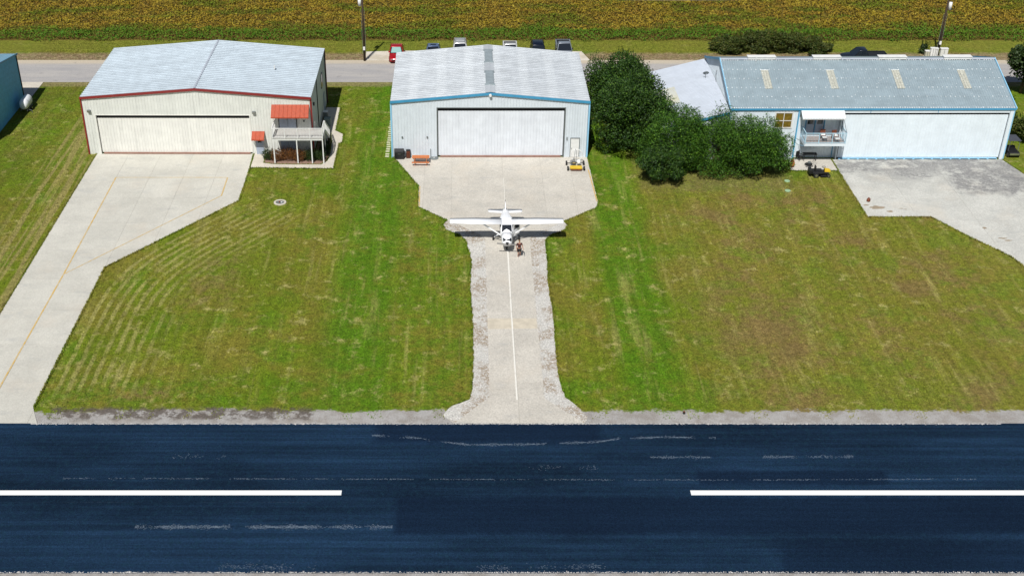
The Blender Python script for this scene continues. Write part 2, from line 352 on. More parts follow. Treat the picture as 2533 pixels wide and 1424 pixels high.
# ------------------------------------------------------------------ mesh helpers
class MB:
    def __init__(s): s.v = []; s.f = []; s.mi = []; s.cur = 0
    def face(s, pts, mi=None):
        n = len(s.v); s.v += [tuple(p) for p in pts]; s.f.append(tuple(range(n, n+len(pts)))); s.mi.append(s.cur if mi is None else mi); return s
    def add(s, vs, fs):
        n = len(s.v); s.v += [tuple(p) for p in vs]
        for f in fs: s.f.append(tuple(i+n for i in f)); s.mi.append(s.cur)
        return s
    def box(s, x0, x1, y0, y1, z0, z1, T=None):
        vs = [Vector((x, y, z)) for z in (z0, z1) for y in (y0, y1) for x in (x0, x1)]
        if T is not None: vs = [T @ v for v in vs]
        return s.add(vs, [(0, 2, 3, 1), (4, 5, 7, 6), (0, 1, 5, 4), (1, 3, 7, 5), (3, 2, 6, 7), (2, 0, 4, 6)])
    def beam(s, a, b, w=.1, h=None, up=(0, 0, 1)):
        a, b = Vector(a), Vector(b); h = h or w; d = (b-a).normalized(); u = Vector(up)
        if abs(d.dot(u)) > .98: u = Vector((0, 1, 0))
        r = d.cross(u).normalized(); u = r.cross(d)
        vs = [p + r*sx*w/2 + u*sy*h/2 for p in (a, b) for sx, sy in ((-1, -1), (1, -1), (1, 1), (-1, 1))]
        return s.add(vs, [(3, 2, 1, 0), (4, 5, 6, 7), (0, 1, 5, 4), (1, 2, 6, 5), (2, 3, 7, 6), (3, 0, 4, 7)])
    def tube(s, a, b, r0, r1=None, n=10, cap=True):
        a, b = Vector(a), Vector(b); r1 = r0 if r1 is None else r1; d = (b-a).normalized()
        u = Vector((0, 0, 1)) if abs(d.z) < .9 else Vector((1, 0, 0)); r = d.cross(u).normalized(); u = r.cross(d)
        vs = []
        for p, q in ((a, r0), (b, r1)):
            for i in range(n):
                t = 2*PI*i/n; vs.append(p + r*math.cos(t)*q + u*math.sin(t)*q)
        fs = [(i, (i+1) % n, n+(i+1) % n, n+i) for i in range(n)]
        if cap: fs += [tuple(range(n-1, -1, -1)), tuple(range(n, 2*n))]
        return s.add(vs, fs)
    def path(s, pts, r, n=8):
        for a, b in zip(pts, pts[1:]): s.tube(a, b, r, None, n)
        return s
    def ring(s, c, R, r, axis='y', n=28, m=6):
        vs = []; fs = []
        for i in range(n):
            t = 2*PI*i/n
            for j in range(m):
                q = 2*PI*j/m; rr = R + r*math.cos(q); h = r*math.sin(q)
                if axis == 'y': p = (c[0]+rr*math.cos(t), c[1]+h, c[2]+rr*math.sin(t))
                elif axis == 'x': p = (c[0]+h, c[1]+rr*math.cos(t), c[2]+rr*math.sin(t))
                else: p = (c[0]+rr*math.cos(t), c[1]+rr*math.sin(t), c[2]+h)
                vs.append(p)
                fs.append((i*m+j, i*m+(j+1) % m, ((i+1) % n)*m+(j+1) % m, ((i+1) % n)*m+j))
        return s.add(vs, fs)
    def prism(s, poly, z0, z1):
        n = len(poly); vs = [(x, y, z0) for x, y in poly]+[(x, y, z1) for x, y in poly]
        fs = [(i, (i+1) % n, n+(i+1) % n, n+i) for i in range(n)]+[tuple(range(n-1, -1, -1)), tuple(range(n, 2*n))]
        return s.add(vs, fs)
    def loft(s, secs, cap=True):
        """secs: list of closed loops of points, same count"""
        n = len(secs[0]); vs = [p for q in secs for p in q]; fs = []
        for k in range(len(secs)-1):
            for i in range(n): fs.append((k*n+i, k*n+(i+1) % n, (k+1)*n+(i+1) % n, (k+1)*n+i))
        if cap: fs += [tuple(range(n-1, -1, -1)), tuple(range((len(secs)-1)*n, len(secs)*n))]
        return s.add(vs, fs)
    def ball(s, c, r, n=10, m=7):
        rx, ry, rz = (r, r, r) if not isinstance(r, tuple) else r
        secs = []
        for j in range(1, m):
            a = PI*j/m; secs.append([(c[0]+rx*math.sin(a)*math.cos(2*PI*i/n), c[1]+ry*math.sin(a)*math.sin(2*PI*i/n), c[2]-rz*math.cos(a)) for i in range(n)])
        return s.loft(secs)
    def build(s, name, mats, parent=None, smooth=False, bevel=0, kind=None, fix=True):
        me = bpy.data.meshes.new(name); me.from_pydata([tuple(v) for v in s.v], [], s.f)
        mats = mats if isinstance(mats, (list, tuple)) else [mats]
        for q in mats: me.materials.append(q)
        if len(mats) > 1: me.polygons.foreach_set('material_index', s.mi)
        if fix and len(s.f) < 60000:
            bm = bmesh.new(); bm.from_mesh(me); bmesh.ops.recalc_face_normals(bm, faces=bm.faces); bm.to_mesh(me); bm.free()
        if smooth: me.polygons.foreach_set('use_smooth', [True]*len(me.polygons))
        o = bpy.data.objects.new(name, me); COL.objects.link(o)
        if parent: o.parent = parent
        if bevel:
            b = o.modifiers.new('bevel', 'BEVEL'); b.width = bevel; b.segments = 2; b.limit_method = 'ANGLE'
        if kind: o['kind'] = kind
        return o
def tag(o, label, cat, group=None, kind=None):
    if kind: o['kind'] = kind
    if label: o['label'] = label
    if cat: o['category'] = cat
    if group: o['group'] = group
    return o
def empty(name, loc, label=None, cat=None, group=None, rz=0, kind=None):
    o = bpy.data.objects.new(name, None); COL.objects.link(o); o.location = loc; o.rotation_euler = (0, 0, rz); o.empty_display_size = .2
    return tag(o, label, cat, group, kind)
def kids(o): return [c for c in bpy.data.objects if c.parent == o]
def copy_tree(o, loc=None, rz=None, label=None, parent=None):
    c = o.copy(); COL.objects.link(c)
    if parent: c.parent = parent
    for k in kids(o): copy_tree(k, parent=c)
    if loc is not None: c.location = loc
    if rz is not None: c.rotation_euler = (0, 0, rz)
    if label: c['label'] = label
    return c
def inst(o, loc, parent=None, rot=None):
    c = o.copy(); COL.objects.link(c); c.location = loc
    if rot is not None: c.rotation_euler = rot
    if parent: c.parent = parent
    return c
def struct(o): o['kind'] = 'structure'; return o

def inpoly(px, py, poly):
    r = np.zeros(len(px), bool); n = len(poly); j = n-1
    for i in range(n):
        xi, yi = poly[i]; xj, yj = poly[j]
        if yi != yj:
            c = ((yi > py) != (yj > py)) & (px < (xj-xi)*(py-yi)/(yj-yi)+xi); r ^= c
        j = i
    return r
def clip(poly, x0, x1, y0, y1):
    def half(P, f, inter):
        out = []
        for i in range(len(P)):
            a, b = P[i-1], P[i]; fa, fb = f(a), f(b)
            if fb >= 0:
                if fa < 0: out.append(inter(a, b, fa, fb))
                out.append(b)
            elif fa >= 0: out.append(inter(a, b, fa, fb))
        return out
    it = lambda a, b, fa, fb: (a[0]+(b[0]-a[0])*fa/(fa-fb), a[1]+(b[1]-a[1])*fa/(fa-fb))
    for f in (lambda p: p[0]-x0, lambda p: x1-p[0], lambda p: p[1]-y0, lambda p: y1-p[1]):
        poly = half(poly, f, it)
        if len(poly) < 3: return []
    out = []
    for p in poly:
        if not out or abs(p[0]-out[-1][0])+abs(p[1]-out[-1][1]) > 1e-4: out.append(p)
    if len(out) > 1 and abs(out[0][0]-out[-1][0])+abs(out[0][1]-out[-1][1]) < 1e-4: out.pop()
    A = abs(sum(out[i-1][0]*out[i][1]-out[i][0]*out[i-1][1] for i in range(len(out))))/2
    return out if len(out) > 2 and A > .02 else []
PAVED = []
def slabs(name, poly, xs, ys, m, top=.045, gap=.018, kindname='slab', label=None):
    """a pavement cast in bays: each bay is a slab of its own with an open joint"""
    PAVED.append(poly)
    e = struct(empty(name, (0, 0, 0)))
    for i in range(len(xs)-1):
        for j in range(len(ys)-1):
            c = clip(poly, xs[i]+gap/2, xs[i+1]-gap/2, ys[j]+gap/2, ys[j+1]-gap/2)
            if not c: continue
            MB().prism(c, -.05, top + random.uniform(-.002, .002)).build(kindname, m, e)
    b = MB().prism(poly, -.06, top-.012).build('joint_filler', M['dark_joint'], e)
    return e
def grid(a, b, step):
    n = max(1, round((b-a)/step)); return [a+(b-a)*i/n for i in range(n+1)]
M['dark_joint'] = paint('joint_sand', (.30, .28, .24), .95)

# ribbed sheet panel in a local frame: width along u, length along v, ribs along v, normal n
def ribsheet(mb, o, u, v, n, width, length, pitch=.3, rh=.028, rw=.05, l0=None, l1=None, thick=0):
    """l0,l1: functions of distance across giving start and end along v"""
    o, u, v, n = map(Vector, (o, u, v, n))
    k = max(1, round(width/pitch)); p = width/k; prof = []
    for i in range(k):
        a = i*p
        prof += [(a, 0), (a+p-rw*1.6, 0), (a+p-rw*1.2, rh), (a+p-rw*.4, rh)]
    prof.append((width, 0))
    pts = []
    for (a, h) in prof:
        s0 = l0(a) if l0 else 0; s1 = l1(a) if l1 else length
        pts.append((o+u*a+v*s0+n*h, o+u*a+v*s1+n*h))
    vs = [q for p_ in pts for q in p_]
    mb.add(vs, [(2*i, 2*i+2, 2*i+3, 2*i+1) for i in range(len(pts)-1)])
    return mb

# ================================================================== SETTING
MB().face([(-3000, -1500, 0), (3000, -1500, 0), (3000, 4000, 0), (-3000, 4000, 0)]).build('ground', M['ground'])['kind'] = 'structure'
struct(MB().box(-900, 900, -60.15, -45.12, -.1, .03).build('runway', M['runway']))
for x0, x1, lab in ((-60.0, -10.96, 'long white centre line dash on the runway, at the left of the photo'), (12.39, 62.0, 'long white centre line dash on the runway, at the right of the photo')):
    struct(MB().box(x0, x1, -52.93, -52.45, .02, .036).build('centre_line', M['line_white']))['label'] = lab
# dusty wear marks: small pale grit specks lying along old wheel paths
def specks(paths, dens, name, m, r=.022):
    mb = MB()
    for pts, wid, den, z in paths:
        for (ax, ay), (bx, by) in zip(pts, pts[1:]):
            L = math.hypot(bx-ax, by-ay)
            for _ in range(int(L*den*dens)):
                t = random.random(); cx = ax+(bx-ax)*t; cy = ay+(by-ay)*t + random.gauss(0, 1.5*wid*(.4+.6*abs(math.sin(cx*1.7+ay))))
                if math.sin(cx*.9+ay*3)+math.sin(cx*2.3+ay) < random.uniform(-1.6, .4): continue
                l = r*random.uniform(1, 3.2); h = r*random.uniform(.5, 1.1)
                mb.add([(cx-l, cy-h, z), (cx+l, cy-h*.6, z), (cx+l*.7, cy+h, z), (cx-l*.8, cy+h*.7, z), (cx, cy, z+.008)], [(0, 1, 4), (1, 2, 4), (2, 3, 4), (3, 0, 4)])
    return tag(mb.build(name, m, fix=False), None, None, kind='stuff')
dust = paint('grit', (.085, .115, .155), .9, 0, .3, 20)
arc = [(-9.3, -46.5), (-5.85, -46.84), (-4.98, -47.12), (-2.4, -47.57), (1.6, -47.53), (6.7, -47.26), (8.2, -46.89), (11.4, -46.7), (15.1, -46.8)]
o = specks([(arc, .05, 100, .0305), ([(10.2, -48.96), (14.4, -48.96)], .06, 80, .0305), ([(18, -48.92), (24.3, -48.9)], .06, 90, .0305),
        ([(-30, -51.2), (12.4, -51.37), (32, -51.3)], .03, 30, .0305), ([(1.7, -50), (6.5, -50.1)], .12, 25, .0305), ([(-23, -48.87), (-19.3, -48.87)], .12, 25, .0305),
        ([(-24, -56.01), (-7.4, -56.01)], .075, 170, .0305), ([(-18, -59.6), (-12, -59.7)], .15, 45, .0305), ([(-2, -59.7), (6, -59.6)], .12, 40, .0305)], 1.0, 'pale_grit', dust, .017)
o['label'] = 'pale grit and scuff marks strewn along the dark runway'
# ragged gravel fringe lying over both runway edges
mb = MB()
for i in range(7000):
    side = random.random() < .7; cx = random.uniform(-34, 36)
    cy = -45.13-abs(random.gauss(0, .05)) if side else -60.14+abs(random.gauss(0, .05)); l = random.uniform(.015, .04)
    mb.add([(cx-l, cy-l*.7, .03), (cx+l, cy-l*.6, .03), (cx+l*.7, cy+l*.7, .03), (cx-l*.8, cy+l*.7, .03), (cx, cy, .03+l*.6)], [(0, 1, 4), (1, 2, 4), (2, 3, 4), (3, 0, 4)])
o = mb.build('edge_gravel', M['pebble'], fix=False); o['kind'] = 'stuff'; o['label'] = 'loose gravel spilling over the runway edges'

struct(MB().box(-900, 900, 20.9, 28.15, -.1, .035).build('road', M['road']))
PAVED.append([(-900, 20.2), (900, 20.2), (900, 28.3), (-900, 28.3)])
pk = [(-14.7, 28.0), (-14.9, 31.1), (-10, 31.5), (-3, 31.2), (5, 31.6), (12.2, 31.2), (13.0, 28.0)]
struct(MB().prism(pk, -.05, .042).build('parking_strip', M['caliche'])); PAVED.append(pk)
sp2 = [(-14.6, 15), (-13.9, 20.9), (12, 20.9), (10.2, 15), (9, 14), (-9, 14)]

# left driveway
drvL = [(-41.0, -31.5), (-41.0, -60.0), (-33.2, -45.12), (-34.42, -43.22), (-34.31, -22.78), (-24.52, -9.92), (-24.54, -2.69), (-24.62, .6), (-40.97, .6)]
drvL = [(-41.0, -45.12), (-33.56, -45.12), (-34.42, -43.22), (-34.31, -22.78), (-24.52, -9.92), (-24.54, -2.69), (-24.62, .80), (-40.97, .80)]
dl = slabs('driveway', drvL, [-41.1, -37.6, -34.27, -30.9, -27.7, -24.4], grid(-45.12, .8, 5.1), M['concrete'])
def ribbon(mb, pts, w, z):
    for a, b in zip(pts, pts[1:]): mb.beam((a[0], a[1], z-.004), (b[0], b[1], z-.004), w, .008)
    return mb
ribbon(MB(), [(-37.73, -45.1), (-37.55, -24.03), (-37.63, -4.85)], .13, .056).build('yellow_line', M['yline'], dl)
ribbon(MB(), [(-37.58, -4.85), (-26.41, -4.85)], .07, .0565).build('yellow_line', M['yline'], dl)
ribbon(MB(), [(-26.41, -4.9), (-26.35, -8.89)], .12, .0562).build('yellow_line', M['yline'], dl)
ribbon(MB(), [(-26.36, -8.89), (-37.48, -23.89)], .08, .0567).build('yellow_line', M['yline'], dl)
# sidewalk round the left hangar's porch
walk = [(-24.52, .80), (-23.32, .80), (-23.27, -1.45), (-22.4, -1.72), (-20, -1.86), (-17.3, -1.82), (-16.78, -1.0), (-16.6, 1.0), (-16.75, 3.9), (-17.0, 6.0), (-18.2, 6.2), (-18.2, 13.2),
        (-16.62, 13.13), (-16.59, 6.73), (-15.67, 5.76), (-15.62, 3.77), (-15.95, 3.35), (-16.0, -2.79), (-24.5, -2.55)]
slabs('sidewalk', walk, grid(-24.6, -15.4, 1.53), grid(-2.9, 13.3, 1.62), M['walk'], .055)
bed = [(-23.27, .75), (-23.22, -1.4), (-22.3, -1.66), (-20, -1.8), (-17.35, -1.76), (-16.85, -.9), (-16.66, 1.0), (-16.8, 3.8), (-17.05, 5.95), (-18.2, 6.15), (-18.2, .75)]
struct(MB().prism(bed, -.05, .05).build('planting_bed', M['soil'])); PAVED.append(bed)
# apron + taxiway of the middle hangar
apron = [(-9.95, 0), (-7.93, -4.85), (-7.15, -6.67), (-7.09, -11.2), (-4.04, -14.17), (-1.3, -16.6), (-.74, -17.6), (-.76, -21.92), (-.82, -39.27), (-.86, -41.92), (-3.45, -45.12), (5.95, -45.12), (4.55, -43.56),
         (3.24, -42.12), (3.28, -25.74), (3.34, -17.6), (3.9, -16.7), (6.71, -14.17), (10.04, -11.35), (10.3, -10.18), (10.14, 0)]
slabs('taxiway', apron, [-10, -6.65, -3.9, 1.27, 5.2, 8.2, 10.5], grid(-45.12, 0, 5.0), M['concrete_mid'])
ta = [o for o in bpy.data.objects if o.name == 'taxiway'][0]
ribbon(MB(), [(1.24, -19.9), (1.2, -30), (1.19, -42.32)], .12, .056).build('white_line', M['wline'], ta)
ribbon(MB(), [(1.3, -5), (1.27, -17.0)], .045, .0565).build('white_line', M['wline'], ta)
ribbon(MB(), [(-7.05, -6.8), (-6.98, -11.1)], .12, .0562).build('yellow_line', M['yline'], ta)
ribbon(MB(), [(9.98, -3), (10.2, -10.1)], .12, .0568).build('yellow_line', M['yline'], ta)
mb = MB(); mb.prism([(-.8, -31.1), (3.2, -31.1), (3.22, -32.6), (-.8, -32.7)], .04, .0525).build('tan_patch', paint('tan_patch', (.52, .465, .37), .9), ta)
# rough gravel margins of the taxiway
def rag(pts, amp, step=.35):
    out = []
    for a, b in zip(pts, pts[1:]):
        n = max(1, int(math.hypot(b[0]-a[0], b[1]-a[1])/step))
        for i in range(n): t = i/n; out.append((a[0]+(b[0]-a[0])*t+random.uniform(-amp, amp), a[1]+(b[1]-a[1])*t+random.uniform(-amp, amp)))
    return out+[pts[-1]]
gl = rag([(-4.3, -14.0), (-4.6, -14.9), (-4.3, -15.9), (-3.1, -16.8), (-2.55, -17.9), (-2.25, -19.74), (-2.02, -21.92), (-2.19, -26.61), (-2.01, -30.34), (-2.0, -36), (-2.1, -40.63), (-2.4, -42.27), (-3.72, -43.07), (-4.3, -44.1), (-3.45, -45.1)], .05)
gl = gl+[(-.7, -42), (-.6, -17), (-3.9, -14.0)]
gr_ = rag([(6.6, -14.0), (7.0, -14.9), (6.6, -15.9), (5.2, -16.9), (4.75, -17.7), (4.65, -21.2), (4.52, -25.74), (4.63, -31.33), (4.47, -36.76), (4.54, -40.27), (4.8, -41.92), (5.6, -43.07), (6.25, -44.34), (5.95, -45.1)], .05)
gr_ = gr_+[(3.1, -42), (3.2, -17), (6.4, -14.0)]
for P, lab in ((gl, 'crushed white gravel margin left of the taxiway'), (gr_, 'crushed white gravel margin right of the taxiway')):
    o = struct(MB().prism(P, -.05, .026).build('gravel_margin', M['crushed'])); o['label'] = lab; PAVED.append(P)
mb = MB()
for P in (gl, gr_):
    a = np.array(P); n = 5200
    X = RNG.uniform(a[:, 0].min(), a[:, 0].max(), n); Y = RNG.uniform(a[:, 1].min(), a[:, 1].max(), n)
    k = inpoly(X, Y, P)
    for cx, cy in zip(X[k], Y[k]):
        l = random.uniform(.02, .055); z = .026
        mb.add([(cx-l, cy-l*.7, z), (cx+l, cy-l*.6, z), (cx+l*.7, cy+l*.7, z), (cx-l*.8, cy+l*.7, z), (cx, cy, z+l)], [(0, 1, 4), (1, 2, 4), (2, 3, 4), (3, 0, 4)])
o = mb.build('loose_stones', M['pebble'], fix=False); o['kind'] = 'stuff'; o['label'] = 'loose white stones beside the taxiway'
# right driveway and patio
drvR = [(35.39, -.6), (35.48, -13.28), (41.48, -13.28), (43.86, -17.4), (46.15, -20.77), (46.8, -23.4), (47.0, -30), (47.2, -45.12), (56, -45.12), (56, -12), (52.99, -.6)]
dr = slabs('driveway', drvR, [35, 40.2, 45.6, 50.9, 56.1], grid(-45.12, -.6, 4.5), M['concrete_old'])
patio = [(30.5, -3.26), (35.33, -3.26), (35.33, -.3), (30.9, -.3)]
slabs('patio', patio, [30.4, 33.1, 35.4], [-3.3, -.3], M['concrete_mid'], .05)
pad = [(-56.5, 20.85), (-52.45, 20.85), (-52.50, 15.7), (-56.5, 15.7)]
slabs('concrete_pad', pad, [-57, -54.6, -52.4], [15.6, 18.3, 20.9], M['walk'], .05)
rnd_blob = lambda cx, cy, rx, ry, n=14: [(cx+rx*math.cos(2*PI*i/n)*random.uniform(.6, 1.2), cy+ry*math.sin(2*PI*i/n)*random.uniform(.6, 1.2)) for i in range(n)]
stain = paint('wet_mud_stain', (.30, .24, .17), .6, 0, .15, 4)
for cx, cy, rx, ry, lb in ((36.9, -11.4, .75, .38, 'large tan mud stain'), (37.9, -12.2, .35, .18, 0), (36.0, -10.9, .3, .13, 0), (39.2, -11.6, .2, .08, 0), (39.55, -11.75, .14, .07, 0),
                           (45.7, -15.5, .22, .2, 0), (46.6, -17.5, .45, .14, 0), (47.0, -17.9, .4, .12, 0)):
    o = MB().prism(rnd_blob(cx, cy, rx, ry), .03, .0535+.0007*random.random()).build('stain', stain, dr)

# ================================================================== BUILDINGS
def gable_hangar(e, W, D, eave, ridge, wallm, roofm, door, dm, trim, corner, inset=.2, jamb=None, name_cap='ridge_cap', small=None, sidem=None, recess=None, doorbottom=None, pitch=.3, skip=None):
    """front wall on y=0 facing -y, ridge along y"""
    sidem = sidem or wallm; hx = W/2; sl_ = (ridge-eave)/hx
    top = lambda x: eave + sl_*(hx-abs(x-hx)) - .03
    dx0, dx1, dz = door
    # front wall, sheet by sheet
    def strip(x0, x1, z0f, z1f, m, nm='wall_panel', y=0., par=e):
        n = max(1, round((x1-x0)/.92)); wd = (x1-x0)/n
        for i in range(n):
            a = x0+i*wd
            mb = ribsheet(MB(), (a, y, 0), (1, 0, 0), (0, 0, 1), (0, -1, 0), wd, 1, pitch, l0=lambda q: z0f(a+q), l1=lambda q: z1f(a+q))
            mb.build(nm, m, par, fix=False)
    strip(0.02, dx0, lambda x: 0, top, wallm); strip(dx1, W-.02, lambda x: 0, top, wallm)
    strip(dx0, dx1, lambda x: dz, top, wallm)
    # body behind: side walls, rear wall
    for sx, nx in ((0, -1), (W, 1)):
        n = round(D/.95); wd = D/n
        for i in range(n):
            ribsheet(MB(), (sx, i*wd, 0), (0, 1, 0), (0, 0, 1), (nx, 0, 0), wd, eave-.03, pitch).build('wall_panel', sidem, e, fix=False)
    strip(0.02, W-.02, lambda x: 0, top, wallm, y=D)
    for o in bpy.data.objects:
        pass
    # door leaf
    dr_ = empty('hangar_door', (0, 0, 0)); dr_.parent = e
    n = round((dx1-dx0)/.95); wd = (dx1-dx0-.1)/n
    for i in range(n):
        ribsheet(MB(), (dx0+.05+i*wd, inset, .14), (1, 0, 0), (0, 0, 1), (0, -1, 0), wd, dz-.52, pitch).build('door_panel', dm, dr_, fix=False)
    mb = MB(); mb.box(dx0+.02, dx1-.02, inset+.02, inset+.2, .05, dz-.02); mb.build('door_frame', M['dark'], dr_)  # near-black; the strip showing above the panels stands in for header shadow
    MB().box(dx0+.25, dx1-.25, inset-.28, inset-.02, .055, .15).build('door_seal', doorbottom or M['rust'], dr_)
    j = jamb or M['grey']
    mb = MB(); mb.box(dx0-.09, dx0+.005, -.05, inset+.1, 0, dz+.08); mb.box(dx1-.005, dx1+.09, -.05, inset+.1, 0, dz+.08); mb.build('door_jamb', j, e)
    MB().box(dx0+.005, dx1-.005, -.04, inset+.1, dz, dz+.07).build('door_header', j, e)
    # roof: sheets from ridge to eave
    n = round(D/.98); ov = .12; wd = (D+2*ov)/n; L = math.hypot(hx+ov, sl_*(hx+ov))
    proto = {}
    for side in (-1, 1):
        v = Vector((side*(hx+ov), 0, -sl_*(hx+ov))).normalized(); nrm = Vector((side*sl_, 0, 1)).normalized()
        for i in range(n):
            key = side
            if key not in proto:
                mb = ribsheet(MB(), (0, 0, 0), (0, 1, 0), v, nrm, wd, L, .49, .07, .075)
                o = mb.build('roof_panel', roofm, e, fix=False); proto[key] = o; o.location = (hx, -ov+i*wd, ridge)
            else:
                inst(proto[key], (hx, -ov+i*wd, ridge), e)
    for s_ in (-1, 1):
        for y0, y1 in ((-ov-.05, -ov+.02), (D+ov-.02, D+ov+.05)):
            mb = MB()
            a = Vector((hx, y0, ridge+.04)); b = Vector((hx+s_*(hx+ov+.03), y0, eave-sl_*ov+.04))
            dn = Vector((0, 0, .26)); t = Vector((0, y1-y0, 0))
            mb.add([a, b, b-dn, a-dn, a+t, b+t, b-dn+t, a-dn+t], [(0, 1, 2, 3), (7, 6, 5, 4), (0, 4, 5, 1), (1, 5, 6, 2), (2, 6, 7, 3), (3, 7, 4, 0)])
            mb.build('rake_trim', trim, e)
    for x0, x1 in ((-.16, .1), (W-.1, W+.16)):
        MB().box(x0 if x0 < 0 else W+.005, -.005 if x0 < 0 else x1, -.06, .09, 0, eave-.14).build('corner_trim', corner, e)
        MB().box(x0 if x0 < 0 else W+.005, -.005 if x0 < 0 else x1, D-.1, D+.06, 0, eave-.14).build('corner_trim', corner, e)
    return dr_
def door_leaf(par, x0, x1, z0, z1, y, m, frame=None, win=None, handle='l', nm='door'):
    d = MB().box(x0, x1, y-.05, y, z0, z1).build(nm, m, par)
    if frame:
        f = .06; mb = MB(); mb.box(x0-f, x0-.002, y-.08, y+.02, z0, z1+f); mb.box(x1+.002, x1+f, y-.08, y+.02, z0, z1+f); mb.box(x0-.002, x1+.002, y-.08, y+.02, z1+.002, z1+f); mb.build('frame', frame, d)
    if win: MB().box(win[0], win[1], y-.062, y-.052, win[2], win[3]).build('window', M['glass'], d)
    hx = x0+.09 if handle == 'l' else x1-.09
    MB().box(hx-.03, hx+.03, y-.11, y-.052, (z0+z1)/2-.12, (z0+z1)/2).build('handle', M['chrome'], d)
    return d
def walllamp(par, x, z, y=-.0):
    l = MB().box(x-.16, x+.16, y-.26, y-.04, z-.1, z+.13).build('floodlight', M['grey'], par)
    MB().box(x-.13, x+.13, y-.28, y-.262, z-.07, z+.09).build('lens', M['chrome'], l)

# ---- middle hangar
mh = empty('metal_hangar', (-10, 0, 0), 'pale blue metal hangar with big white door, cars parked behind it', 'hangar', 'metal aircraft hangars in the row')
md = gable_hangar(mh, 20, 13.7, 6.25, 7.15, M['paleblue'], M['roof_white'], (4.64, 17.62, 5.48), M['whitedoor'], M['bluetrim'], M['ltblue'], .2)
# ridge: alternating closed caps and raised vents
for y0, y1, v in ((-.1, 1.9, 0), (1.9, 5.6, 1), (5.6, 8.3, 0), (8.3, 12.0, 1), (12.0, 13.8, 0)):
    mb = MB()
    if v:
        w_, h = .42, .20
        mb.box(10-w_, 10+w_, y0+.1, y1-.1, 7.13, 7.13+h); mb.box(10-w_+.1, 10+w_-.1, y0+.15, y1-.15, 7.13+h, 7.17+h)
        for q in (y0, y1-.08): mb.box(10-w_-.1, 10+w_+.1, q, q+.08, 7.08, 7.16+h)
        mb.build('ridge_vent', M['vent_grey'], mh)
    else:
        for sx in (-1, 1):
            mb.add([(10, y0+.01, 7.25), (10, y1-.01, 7.25), (10+sx*.5, y1-.01, 7.18), (10+sx*.5, y0+.01, 7.18)], [(0, 1, 2, 3)])
        mb.build('ridge_cap', M['roof_white'], mh)
door_leaf(mh, 18.36, 19.22, .08, 2.16, -.03, M['white'], M['grey'], None, 'l')
for x, z in ((1.0, 2.3), (3.57, 2.3)): MB().tube((x, -.12, z), (x, -.02, z), .09, None, 10).build('round_vent', M['grey'], mh)
MB().box(17.9, 18.0, -.12, -.03, 2.0, 2.3).build('switch_box', M['grey'], mh)
MB().tube((10, -.35, 6.93), (10, -.08, 6.93), .13, .16, 10).build('lamp', M['white'], mh)
MB().path([(3.9, -.08, .1), (3.9, -.08, 1.0)], .03).build('conduit', M['grey'], mh)
for x in (2.6, 12.5):
    for y in (3.1, 9.2): pass

# ---- left hangar with red trim
LH = (-41.661, .81, 0)
lh = empty('metal_hangar', LH, 'cream metal hangar with dark red trim and orange awnings', 'hangar', 'metal aircraft hangars in the row', -.0043)
gable_hangar(lh, 23.306, 13.98, 6.367, 7.313, M['cream'], M['roof_galv'], (1.2, 16.98, 4.36), M['cream_door'], M['red'], M['red'], .2, M['cream_door'], pitch=.28)
mb = MB()
for sx in (-1, 1): mb.add([(11.653, -.1, 7.392), (11.653, 14.1, 7.392), (11.653+sx*.09, 14.1, 7.380), (11.653+sx*.09, -.1, 7.380)], [(0, 1, 2, 3)])
mb.build('ridge_cap', M['roof_annex'], lh)
walllamp(lh, .62, 4.85); walllamp(lh, 17.5, 4.72)
door_leaf(lh, 17.42, 18.22, .06, 2.1, -.03, M['bluegrey_door'], M['white'], (17.62, 18.02, 1.35, 1.85), 'r')
for x0, x1 in ((20.02, 20.86), (20.9, 21.74)): door_leaf(lh, x0, x1, 3.0, 4.95, -.03, M['bluegrey_door'], None, (x0+.18, x1-.18, 4.35, 4.8), 'r')
for x0, x1 in ((20.02, 20.86), (20.9, 21.74)): door_leaf(lh, x0, x1, .06, 2.2, -.03, M['bluegrey_door'], None, None, 'r')
MB().box(19.93, 20.0, -.09, -.03, 3.0, 5.05).build('door_trim', M['black'], lh); MB().box(21.77, 21.84, -.09, -.03, 3.0, 5.05).build('door_trim', M['black'], lh)
MB().box(22.5, 22.62, -.1, -.03, 3.7, 3.85).build('outlet_box', M['black'], lh)
def awning(par, x0, x1, zt, zf, yf, m):
    a = empty('awning', (0, 0, 0)); a.parent = par
    n = max(2, round((x1-x0)/.42)); wd = (x1-x0)/n; v = Vector((0, yf+.03, zf-zt)); L = v.length; v.normalize(); nr = Vector((0, -(zf-zt), yf)).normalized()*-1
    nr = Vector((1, 0, 0)).cross(v); nr = nr if nr.z > 0 else -nr
    for i in range(n): ribsheet(MB(), (x0+i*wd, -.03, zt), (1, 0, 0), v, nr, wd, L, wd, .03, .04).build('awning_sheet', m, a, fix=False)
    mb = MB(); mb.box(x0, x1, yf-.02, yf+.03, zf-.09, zf-.012); mb.build('awning_fascia', m, a)
    mb = MB()
    for x in (x0+.04, x1-.04):
        mb.beam((x, -.04, zt-.08), (x, yf+.05, zf-.06), .05); mb.beam((x, -.04, zf-.55), (x, yf+.1, zf-.1), .04)
    mb.build('awning_bracket', M['white'], a)
awning(lh, 19.35, 23.2, 5.57, 4.62, -1.15, M['awning']); awning(lh, 17.1, 18.42, 2.62, 2.0, -.8, M['awning'])
MB().tube((18.9, 6.6, 6.83), (18.9, 6.6, 7.25), .07, None, 8).build('vent_pipe', M['white'], lh)
